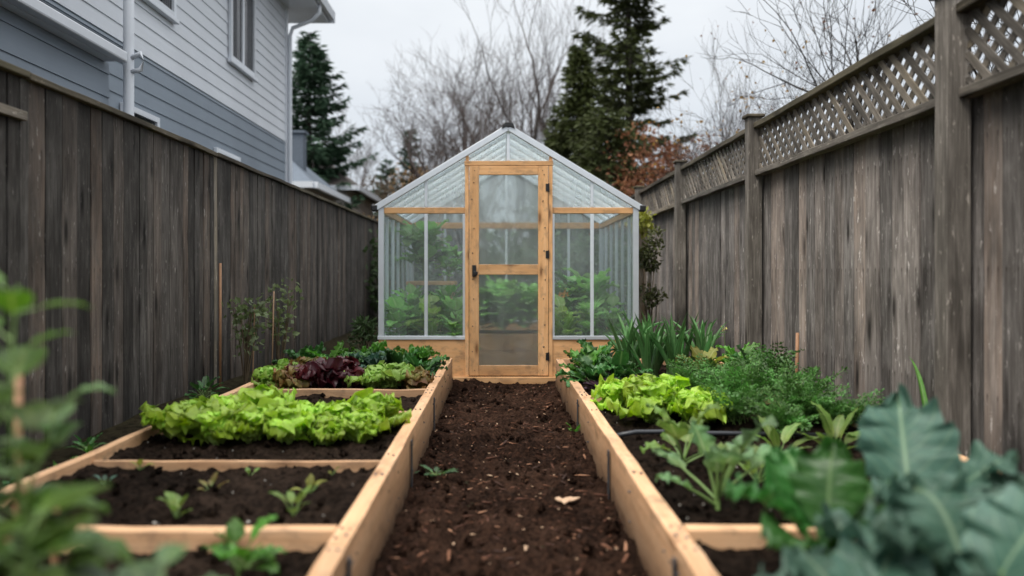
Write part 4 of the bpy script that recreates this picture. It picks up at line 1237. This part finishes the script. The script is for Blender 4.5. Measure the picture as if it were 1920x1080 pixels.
# foreground plants, left
FG = 'blurred plants at the left edge'
tall_plant('tall_plant', on(-.80, 1.28, LS), .80, 26, .11, .085, 1, FGLEAF, 'tall blurred leafy stem at the left edge of the view', (-.05, .05), group=FG, srad=.006, branch=.25)
tall_plant('tall_plant', on(-.94, 1.45, LS), .55, 22, .11, .085, 2, FGPALE, 'paler leafy stem behind the tall one at the left edge', (.06, .0), group=FG, branch=.2)
tall_plant('tall_plant', on(-.76, 1.15, LS), .44, 30, .115, .09, 3, FGLEAF, 'bushy blurred plant in the bottom left corner', (.02, .0), group=FG, branch=.3)
tall_plant('tall_plant', on(-.60, 1.22, LS), .28, 20, .13, .09, 4, FGPALE, 'pale broad-leaved plant reaching right in the bottom left corner', (.03, .0), group=FG, branch=.3)
tall_plant('tall_plant', on(-.87, 1.2, LS), .56, 30, .11, .085, 5, FGLEAF, 'dense plant at the far left of the bottom corner', (.0, .0), group=FG, branch=.3)
q = on(-.985, 1.52, LS); cane(q, .62, .008, 'orange-brown cane rising behind the blurred plants at the left edge', (.005, 0))
q = on(-1.02, 1.7, LS); cane(q, .34, .008, 'short tan cane low among the blurred left plants', (.01, 0))
# far-right blurred plant
tall_plant('tall_plant', (2.02, 2.62, ground_h(2.02, 2.62)), .52, 20, .13, .06, 6, YELL, 'olive leafy plant between right bed and fence at the edge of the view', (.0, 0), srad=.005, branch=.3)
tall_plant('tall_plant', (1.99, 2.25, ground_h(1.99, 2.25)), .42, 18, .13, .06, 7, GREEN, 'green leafy plant nearest the camera below the right fence', (.0, 0), srad=.005, branch=.3)
# stakes against the fences
q = np.array(((413 - CX) * 6.05 / F, 6.05, .02)); cane(q, 1.06, .011, 'thin orange-brown stake leaning upright against the left fence', (.0, 0))
q = W(1500, 760, .2); q = np.array((2.08, 5.25, .1)); cane(q, .48, .012, 'short orange-brown stake behind the herbs at the right fence', (.01, 0))
o = strap_clump('grass_blade', (2.06, 3.6, .06), 1, .62, .028, 71, 'tall single green blade standing against the right fence', 'grass', mat=GREEN)
# spindly plants by the left fence
shrub('spindly_shrub', (-2.05, 6.0, ground_h(-2.05, 6.0)), .19, .80, 210, .05, 8, SPIND, 'airy small-leaved plant tied to canes at the left fence', clumps=14, flat=.75)
shrub('spindly_shrub', (-1.86, 6.3, ground_h(-1.86, 6.3)), .17, 1.08, 190, .046, 9, SPIND, 'taller airy plant right of the caned one at the left fence', clumps=14, flat=.75)
for i, (xx, yy, h, lb) in enumerate([(-2.0, 6.02, .75, 'thin pale cane left of the spindly plants'), (-1.9, 6.2, .85, 'thin pale cane between the spindly plants')]):
    cane((xx, yy, .0), h, .006, lb, (.02, 0), mat_plain('pale_cane%d' % i, (.35, .22, .13), .6), group='thin canes at the left fence')
wl = [(-2.12, 5.35, .10, DKGREEN, 16, 'dark leafy weed at the foot of the left fence beside the stake'), (-1.95, 3.55, .055, GREEN, 16, 'small weed outside the left bed beside the lime lettuces'), (-1.92, 3.25, .055, GREEN, 14, 'small weed outside the left bed, nearest the camera'), (-2.1, 3.8, .055, DKGREEN, 14, 'small dark weed at the foot of the left fence'), (-1.98, 4.35, .055, GREEN, 14, 'small weed outside the left bed behind the lime lettuces'), (-1.95, 3.0, .055, DKGREEN, 12, 'low dark weed outside the left bed by the seedling plot')]
for i, (xx, yy, L, mt, n, lb) in enumerate(wl):
    rosette('weed', (xx, yy, ground_h(xx, yy)), n, L, L * .55, 350 + i, mt, lb, 'weed', 'weeds along the left fence', elev=(10, 80), bend=(10, 60), pet=.8, ruf=.06, up=L * .5, srad=.003)
q = W(818, 884, .02)
rosette('weed', (q[0], q[1], path_h(q[0], q[1])), 15, .07, .032, 361, DKGREEN, 'dark green weed on the path against the left bed', 'weed', elev=(5, 35), bend=(5, 40), pet=.6, ruf=.05, srad=.002, lobe=.2)
q = W(1078, 812, .02)
rosette('weed', (q[0], q[1], path_h(q[0], q[1])), 10, .05, .03, 362, GREEN, 'tiny weed on the path against the right bed', 'weed', elev=(15, 60), bend=(5, 40), pet=.6, srad=.002)
# beside the greenhouse
shrub('fern_shrub', (-1.36, 7.5, 0), .20, .68, 380, .07, 41, HEDGE, 'dark green shrub between the left fence and the greenhouse', flat=.35)
shrub('vine', (1.52, 7.6, 0), .17, 1.7, 800, .05, 42, VINE, 'dark leafy vine in the gap right of the greenhouse', 'vine', flat=.5, clumps=10)
shrub('yellow_shrub', (1.78, 9.3, 0), .20, 2.15, 260, .07, 43, YELL, 'sparse yellowing shrub rising over the right fence behind the greenhouse', low=.5, flat=.6)

# ------------------------------------------------------------------ house on the left
XH = -3.8
hs = thing('house', 'two-storey house with white siding above grey siding, left of the fence', 'house', (XH - 3, 9, 0))
HO = (XH, 9, 0)
def siding(name, mat, x, y0, y1, z0, z1, expo, parent, lip=.013):
    m = MB(HO); z = z0
    while z < z1 - 1e-4:
        zz = min(z + expo, z1)
        v = [(x + lip, y0, z), (x + lip, y1, z), (x + .002, y1, zz), (x + .002, y0, zz), (x, y0, z), (x, y1, z)]
        m.add(v, [(0, 1, 2, 3), (4, 5, 1, 0)])
        z = zz
    return m.build(name, mat, parent)
def hpart(name, lo, hi, mat, parent=hs, bevel=.004):
    m = MB(HO); box(m, lo, hi, 1); return m.build(name, mat, parent, False, bevel)
YC = 13.25
ZBD = 1 + .609 * 3.8
siding('lower_siding', SIDE_G, XH, 1.0, YC, .3, ZBD, .165, hs)
siding('upper_siding', SIDE_W, XH + .004, 1.0, YC, ZBD, 5.75, .165, hs)
hpart('wall_core', (XH - 6, 1.0, 0), (XH - .004, YC - .002, 5.74), SIDE_W, bevel=0)
hpart('corner_board', (XH - .08, YC - .09, .2), (XH + .035, YC + .01, 5.74), TRIM)
hpart('soffit', (XH - .2, .8, 5.70), (XH + .56, YC + .75, 5.745), TRIM)
hpart('fascia', (XH + .56, .8, 5.69), (XH + .585, YC + .75, 5.86), TRIM)
m = MB(HO)
gp = [(.586, 5.88), (.586, 5.76), (.62, 5.73), (.68, 5.75), (.705, 5.88), (.695, 5.88), (.672, 5.765), (.625, 5.745), (.597, 5.77), (.597, 5.88)]
v = [(XH + a, .8, b) for a, b in gp] + [(XH + a, YC + .78, b) for a, b in gp]
m.add(v, [tuple(range(9, -1, -1)), tuple(range(10, 20))] + [(i, (i + 1) % 10, (i + 1) % 10 + 10, i + 10) for i in range(10)])
m.build('gutter', TRIM, hs)
m = MB(HO)
m.add([(XH + .62, .8, 5.87), (XH + .62, YC + .76, 5.87), (XH - 3, YC + .76, 7.9), (XH - 3, .8, 7.9), (XH + .62, .8, 5.83), (XH + .62, YC + .76, 5.83), (XH - 3, YC + .76, 7.86), (XH - 3, .8, 7.86)], BOXF)
m.build('roof', ROOF_BK, hs)
hpart('fascia', (XH - .2, YC + .752, 5.69), (XH + .7, YC + .775, 5.86), TRIM)
m = MB(HO); tube(m, [(XH + .60, YC - .05, 5.75), (XH + .60, YC - .05, 5.60), (XH + .48, YC - .05, 5.47), (XH + .12, YC - .02, 5.34), (XH + .075, YC - .02, 5.2), (XH + .075, YC - .02, 3), (XH + .075, YC - .02, .3)], .036, 8, .5, True); m.build('downspout', TRIM, hs, True)
def hwin(y0, y1, z0, z1, mull=True, x=None, curtain=True):
    x = XH if x is None else x
    fr = MB(HO)
    for lo, hi in (((x + .02, y0, z0), (x + .065, y0 + .06, z1)), ((x + .02, y1 - .06, z0), (x + .065, y1, z1)), ((x + .02, y0 + .0605, z0), (x + .065, y1 - .0605, z0 + .06)), ((x + .02, y0 + .0605, z1 - .06), (x + .065, y1 - .0605, z1))):
        box(fr, lo, hi, 1)
    box(fr, (x + .02, y0 - .04, z0 - .05), (x + .085, y1 + .04, z0 - .002), 1)
    if mull: box(fr, (x + .024, (y0 + y1) / 2 - .028, z0 + .061), (x + .06, (y0 + y1) / 2 + .028, z1 - .061), 2)
    w = fr.build('window', TRIM, hs, bevel=.004)
    m = MB(HO); ym = (y0 + y1) / 2
    for a, b in (((y0 + .0605, ym - .029), (ym + .029, y1 - .0605)) if mull else ((y0 + .0605, y1 - .0605),)):
        box(m, (x + .022, a, z0 + .061), (x + .034, b, z1 - .061))
    m.build('pane', PANE_DK, w)
    if curtain:
        m = MB(HO)
        for k in range(5): box(m, (x + .0345, y0 + .09 + k * .045, z0 + .065), (x + .0365, y0 + .115 + k * .045, z1 - .07))
        for k in range(4): box(m, (x + .0345, y1 - .3 + k * .05, z0 + .065), (x + .0365, y1 - .27 + k * .05, z1 - .07))
        m.build('blind', CURTAIN, w)
hwin(10.38, 11.42, 3.98, 5.45)
hwin(7.5, 8.62, 3.93, 5.3)
hwin(7.42, 8.2, 1.6, 2.70, False, curtain=False)
hwin(9.85, 10.75, 1.6, 2.66, True, curtain=False)
# single-storey wing with its eave and gutter, and the tall downspout at its end
XW = -3.36
siding('wing_siding', SIDE_G, XW, .6, 6.40, .3, 2.80, .20, hs)
hpart('wing_core', (XH + .03, .6, .2), (XW - .003, 6.39, 2.79), SIDE_G, bevel=0)
m = MB(HO)
m.add([(XW + .16, .5, 2.90), (XW + .16, 6.34, 2.90), (XH + .02, 6.34, 3.06), (XH + .02, .5, 3.06), (XW + .16, .5, 2.885), (XW + .16, 6.34, 2.885), (XH + .02, 6.34, 3.045), (XH + .02, .5, 3.045)], BOXF)
m.build('wing_roof', ROOF_BK, hs)
hpart('wing_gutter', (XW + .10, .5, 2.79), (XW + .19, 6.36, 2.882), TRIM, bevel=.015)
hpart('wing_soffit', (XW + .005, .5, 2.792), (XW + .098, 6.33, 2.81), TRIM)
m = MB(HO); tube(m, [(XW + .14, 6.47, 5.5), (XW + .14, 6.47, 3), (XW + .14, 6.47, 1.5), (XW + .14, 6.47, .3)], .044, 10, .5, True)
tube(m, [(XW + .17, 6.46, 2.86), (XW + .25, 6.46, 2.9), (XW + .275, 6.46, 2.84), (XW + .25, 6.46, 2.76), (XW + .17, 6.46, 2.74)], .022, 7, .5, True)
m.build('downspout', TRIM, hs, True)
m = MB(HO)
tube(m, [(XW + .03, 4.9, 2.42), (XW + .05, 5.2, 2.36), (XW + .045, 5.7, 2.335), (XW + .03, 5.95, 2.34)], .006, 5, .5)
m.build('cable', BLACK, hs, True)

# houses beyond
def far_house(label, cx, cy, wx, wy, zw, zr_, roofm, wallm, axis='y', over=.35, chimney=None):
    O = (cx, cy, 0)
    root = thing('house', label, 'house', O, 'houses beyond the left fence')
    m = MB(O); box(m, (cx - wx / 2, cy - wy / 2, 0), (cx + wx / 2, cy + wy / 2, zw)); m.build('wall', wallm, root)
    m = MB(O)
    a, b = wx / 2 + over, wy / 2 + over
    if axis == 'y':
        v = [(cx - a, cy - b, zw), (cx + a, cy - b, zw), (cx, cy - b, zr_), (cx - a, cy + b, zw), (cx + a, cy + b, zw), (cx, cy + b, zr_)]
        f = [(0, 1, 2), (5, 4, 3), (0, 2, 5, 3), (1, 4, 5, 2), (0, 3, 4, 1)]
    else:
        h_ = min(a, b) * .8
        v = [(cx - a, cy - b, zw), (cx - a, cy + b, zw), (cx - a + h_, cy, zr_), (cx + a, cy - b, zw), (cx + a, cy + b, zw), (cx + a - h_, cy, zr_)]
        f = [(2, 1, 0), (3, 4, 5), (0, 3, 5, 2), (1, 2, 5, 4), (0, 1, 4, 3)]
    m.add(np.array(v) + (0, 0, .003), f); rf_ = m.build('roof', roofm, root)
    m = MB(O); box(m, (cx + a + .002, cy - b, zw - .1), (cx + a + .1, cy + b, zw + .05)); box(m, (cx - a, cy - b - .1, zw - .1), (cx + a, cy - b - .002, zw + .05)); m.build('gutter', TRIM, root)
    m = MB(O); box(m, (cx + wx / 2 - .5, cy - wy / 2 - .03, zw - 1.5), (cx + wx / 2 - .38, cy - wy / 2 + .02, zw)); m.build('downspout', TRIM, root)
    if chimney:
        m = MB(O); x, y, z0, z1 = chimney; box(m, (x - .17, y - .17, z0), (x + .17, y + .17, z1)); box(m, (x - .22, y - .22, z1 + .001), (x + .22, y + .22, z1 + .06)); m.build('chimney', ROOF_BL, root)
    return root
far_house('low cream house with blue-grey roof and chimney just behind the white house corner', -7.6, 20.5, 5.4, 3.6, 3.2, 4.7, ROOF_BL, STUCCO, 'x', .3, (-5.3, 19.6, 3.4, 4.65))
far_house('cream bungalow with brown roof beyond the left fence', -9.2, 26.5, 8.5, 5, 3.72, 5.5, ROOF_BR, STUCCO, 'x', .4)

# ------------------------------------------------------------------ trees
def at(px, y): return ((px - CX) * y / F, y, -.1)
def hz(py, y): return EYE + (CY - py) * y / F + .1
conifer('conifer', at(580, 24), hz(62, 24), 2.75, 51, NEEDLE, 'dark green spruce standing between the white house and the bare trees', .15, .28, 9, .32, .75, .30, 1.2, .10, .35)
conifer('conifer', at(1178, 24), hz(-190, 24), 2.55, 52, NEEDLE2, 'tallest open-branched conifer behind the greenhouse', .10, .40, 8, .36, .55, .25, 1.3, .20, .62)
conifer('conifer', at(1085, 22), hz(85, 22), 1.85, 53, NEEDLE2, 'dense olive conifer directly left of the tallest one', .05, .23, 11, .28, .75, .3, 1.1, .05, .3)
conifer('conifer', at(1140, 20), hz(200, 20), 2.1, 54, NEEDLE2, 'low broad olive conifer behind the greenhouse ridge', .03, .26, 8, .28, .55, .3, 1.0, .05, .35)
conifer('conifer', at(1045, 23), hz(215, 23), 1.5, 58, NEEDLE2, 'small olive conifer just right of the greenhouse ridge', .03, .26, 8, .28, .7, .3, 1.0, .05, .35)
conifer('conifer', at(771, 30), hz(243, 30), 1.2, 55, NEEDLE, 'small dark conifer above the left eave of the greenhouse', .1, .3, 6, .3, .6, .3, 1.0, .15, .4)
conifer('conifer', at(725, 42), hz(292, 42), 1.7, 56, NEEDLE, 'tiny distant conifer above the left fence end', .1, .4, 6, .4, .6, .3, .8, .15, .4)
bare_tree('bare_tree', at(868, 26), hz(60, 26), .20, 161, 'broad bare tree with forked trunk left of the greenhouse ridge', 6, .58, .06, 2.35, stems=3)
bare_tree('bare_tree', at(935, 30), hz(70, 30), .15, 62, 'hazy bare birch behind the greenhouse ridge', 6, .5, .08, 2.5, stems=2)
bare_tree('bare_tree', at(1030, 27), hz(-60, 27), .22, 63, 'tall bare tree reaching the top of the view beside the conifers', 6, .52, .07, 2.1)
bare_tree('bare_tree', at(1090, 28), hz(-80, 28), .16, 64, 'slender bare tree rising between the two tall conifers', 6, .38, .14, 2)
bare_tree('bare_tree', at(687, 32), hz(210, 32), .13, 65, 'small pale bare tree above the brown-roofed house', 6, .42, .12, 2)
bare_tree('bare_tree', at(985, 30), hz(110, 30), .1, 70, 'low spreading bare tree behind the greenhouse roof', 6, .6, .05, 2.0, stems=2)
bare_tree('bare_tree', at(800, 30), hz(200, 30), .08, 69, 'low twiggy bare tree over the left greenhouse eave', 6, .55, .05, 2, stems=3)
bare_tree('bare_tree', at(1215, 24), hz(130, 24), .15, 66, 'bare tree arching right behind the tall conifer', 6, .6, .03, 2, lean=.35)
bare_tree('bare_shrub', at(1425, 13), hz(80, 13), .028, 67, 'upright bare shrub with few brown leaves over the right fence', 5, .34, .13, 2, BARKD, BARKR, 6, 0, RUST, 60, .05, first=.5)
bare_tree('bare_shrub', at(1345, 16), hz(190, 16), .025, 74, 'fine bare shrub over the far end of the right fence', 5, .45, .10, 2, BARKD, BARKR, 5, 0, None, first=.5)
bare_tree('bare_tree', at(1615, 11), hz(-130, 11), .085, 68, 'dark bare tree with scattered leaves behind the lattice', 5, .5, .08, 2, BARKD, BARKD, 1, 0, RUST, 70, .05)
bare_tree('bare_tree', at(1710, 10), hz(-80, 10), .07, 71, 'dark twiggy bare tree beside the nearest fence post', 5, .5, .08, 2, BARKD, BARKD, 2, 0, RUST, 50, .05)
bare_tree('bare_tree', at(1880, 7), hz(-60, 7), .055, 75, 'bare tree behind the nearest bay of lattice', 5, .55, .05, 2, BARKD, BARKD, 3, 0, TAN, 80, .05)
bare_tree('larch', at(1532, 12), hz(72, 12), .03, 72, 'thin upright tree with golden brown leaves behind the right fence', 4, .75, .02, 4, BARKD, BARKD, 1, 0, mat_leaf('golden_leaves', (.26, .15, .05), (.32, .19, .06), (.3, .2, .1), .6, .3, None, 0, .5), 260, .055, first=.6)
shrub('rust_shrub', at(1225, 19), 1.75, hz(222, 19), 8500, .11, 81, RUST, 'large rust-red shrub right of the conifers behind the greenhouse', clumps=16, bark=BARKD)
shrub('rust_shrub', at(1285, 21), .9, hz(300, 21), 1800, .11, 82, TAN, 'tan brown shrub at the far end of the right fence', clumps=9, bark=BARKD)
shrub('brown_shrub', at(812, 28), 1.5, hz(272, 28), 2600, .13, 83, TAN, 'orange-tan shrub above the left slope of the greenhouse roof', clumps=10, bark=BARKD)
shrub('brown_shrub', at(742, 30), 1.5, hz(300, 30), 2600, .13, 84, mat_leaf('dull_brown', (.10, .075, .05), (.14, .10, .065), (.12, .1, .06), .6, .2, None, 0, .5), 'dull brown shrub behind the end of the left fence', clumps=10, bark=BARKD)
shrub('brown_shrub', at(690, 15.5), .55, hz(385, 15.5), 900, .08, 85, TAN, 'pale brown shrub at the far end of the left fence', clumps=8, bark=BARKD)
for i, (px, y, py, r, mt, lb) in enumerate([(770, 13.5, 445, 1.0, HEDGE, 'dark shrub seen through the left panes of the greenhouse'), (930, 13, 425, 1.1, HEDGE, 'dark shrub seen through the greenhouse door'), (1080, 13.2, 415, 1.1, HEDGE, 'dark shrub seen through the right panes of the greenhouse'), (1190, 12.5, 430, .8, HEDGE, 'dark shrub behind the right corner of the greenhouse'), (690, 17, 420, .9, HEDGE, 'dark shrub closing the gap between left fence and greenhouse')]):
    shrub('hedge_shrub', at(px, y), r, hz(py, y), 2200, .11, 90 + i, mt, lb, group='dark shrubs behind the greenhouse', clumps=12, low=.0)
# distant wood
m = MB((0, 60, 0)); rs = np.random.RandomState(9)
for k in range(46):
    xx = -34 + k * 1.5 + rs.uniform(-.6, .6); hh = rs.uniform(4.5, 8)
    leafcloud(m, (xx, 60 + rs.uniform(-5, 5), hh * .45), (1.9, 1.9, hh * .55), 330, .5, rs, .2, .6)
tag(m.build('distant_wood', mat_leaf('far_wood', (.085, .075, .07), (.11, .095, .085), (.1, .09, .08), .8, .1, None, 0, .4), None), 'hazy brown wood far behind the houses and the greenhouse', 'wood', kind='stuff')

# ------------------------------------------------------------------ sky, light, camera
w = bpy.data.worlds.new('World'); scene.world = w; w.use_nodes = True
nt = w.node_tree; nt.nodes.clear()
SUN_EL, SUN_AZ = R(58), R(-130)       # azimuth from +Y towards +X
out = nt.nodes.new('ShaderNodeOutputWorld'); bg = nt.nodes.new('ShaderNodeBackground')
sky = nt.nodes.new('ShaderNodeTexSky'); sky.sky_type = 'NISHITA'; sky.sun_disc = False
sky.sun_elevation = SUN_EL; sky.sun_rotation = SUN_AZ
tc = nt.nodes.new('ShaderNodeTexCoord'); sp = nt.nodes.new('ShaderNodeSeparateXYZ'); nt.links.new(tc.outputs['Generated'], sp.inputs[0])
rp = nt.nodes.new('ShaderNodeValToRGB')
for i, (p, c) in enumerate([(0.0, (7.6, 8.1, 8.6)), (.12, (7.5, 8.0, 8.6)), (.36, (9.6, 9.9, 10.2)), (1.0, (29, 29, 28.5))]):
    e = rp.color_ramp.elements[i] if i < 2 else rp.color_ramp.elements.new(p)
    e.position = p; e.color = (*c, 1)
nt.links.new(sp.outputs[2], rp.inputs[0])
nz = nt.nodes.new('ShaderNodeTexNoise'); nz.inputs['Scale'].default_value = 2.2; nz.inputs['Detail'].default_value = 5; nz.inputs['Roughness'].default_value = .5
mp = nt.nodes.new('ShaderNodeMapping'); mp.inputs['Scale'].default_value = (1, 1, 2.4); nt.links.new(tc.outputs['Generated'], mp.inputs[0]); nt.links.new(mp.outputs[0], nz.inputs['Vector'])
cr = nt.nodes.new('ShaderNodeValToRGB'); cr.color_ramp.elements[0].position = .3; cr.color_ramp.elements[0].color = (.84, .86, .89, 1); cr.color_ramp.elements[1].position = .7; cr.color_ramp.elements[1].color = (1.06, 1.06, 1.055, 1)
nt.links.new(nz.outputs[0], cr.inputs[0])
mx = nt.nodes.new('ShaderNodeMix'); mx.data_type = 'RGBA'; mx.blend_type = 'MULTIPLY'; mx.inputs[0].default_value = 1
nt.links.new(rp.outputs[0], mx.inputs[6]); nt.links.new(cr.outputs[0], mx.inputs[7])
m2 = nt.nodes.new('ShaderNodeMix'); m2.data_type = 'RGBA'; m2.inputs[0].default_value = .06
nt.links.new(mx.outputs[2], m2.inputs[6]); nt.links.new(sky.outputs[0], m2.inputs[7])
nt.links.new(m2.outputs[2], bg.inputs[0]); bg.inputs[1].default_value = .1
nt.links.new(bg.outputs[0], out.inputs[0])

sl = bpy.data.lights.new('sun', 'SUN'); sl.energy = 2.9; sl.angle = R(26); sl.color = (1, .94, .85)
so = bpy.data.objects.new('sun', sl); COL.objects.link(so)
d = Vector((math.sin(SUN_AZ) * math.cos(SUN_EL), math.cos(SUN_AZ) * math.cos(SUN_EL), math.sin(SUN_EL)))
so.rotation_euler = d.to_track_quat('Z', 'Y').to_euler(); so.location = d * 30

cam = bpy.data.cameras.new('camera'); co = bpy.data.objects.new('camera', cam); COL.objects.link(co)
co.location = (0, 0, EYE); co.rotation_euler = (PI / 2, 0, 0)
cam.sensor_width = 36; cam.lens = F / 1920 * 36
cam.shift_x = (960 - CX) / 1920; cam.shift_y = -(540 - CY) / 1920
cam.clip_start = .05; cam.clip_end = 2000
cam.dof.use_dof = True; cam.dof.focus_distance = 5.5; cam.dof.aperture_fstop = 1.0
scene.camera = co

scene.view_settings.view_transform = 'Standard'; scene.view_settings.look = 'None'; scene.view_settings.exposure = 0
scene.render.engine = 'CYCLES'
cy = scene.cycles
cy.use_denoising = True
try: cy.denoiser = 'OPENIMAGEDENOISE'
except Exception: pass
cy.max_bounces = 10; cy.transparent_max_bounces = 32; cy.diffuse_bounces = 3; cy.glossy_bounces = 3; cy.transmission_bounces = 8
cy.sample_clamp_indirect = 4
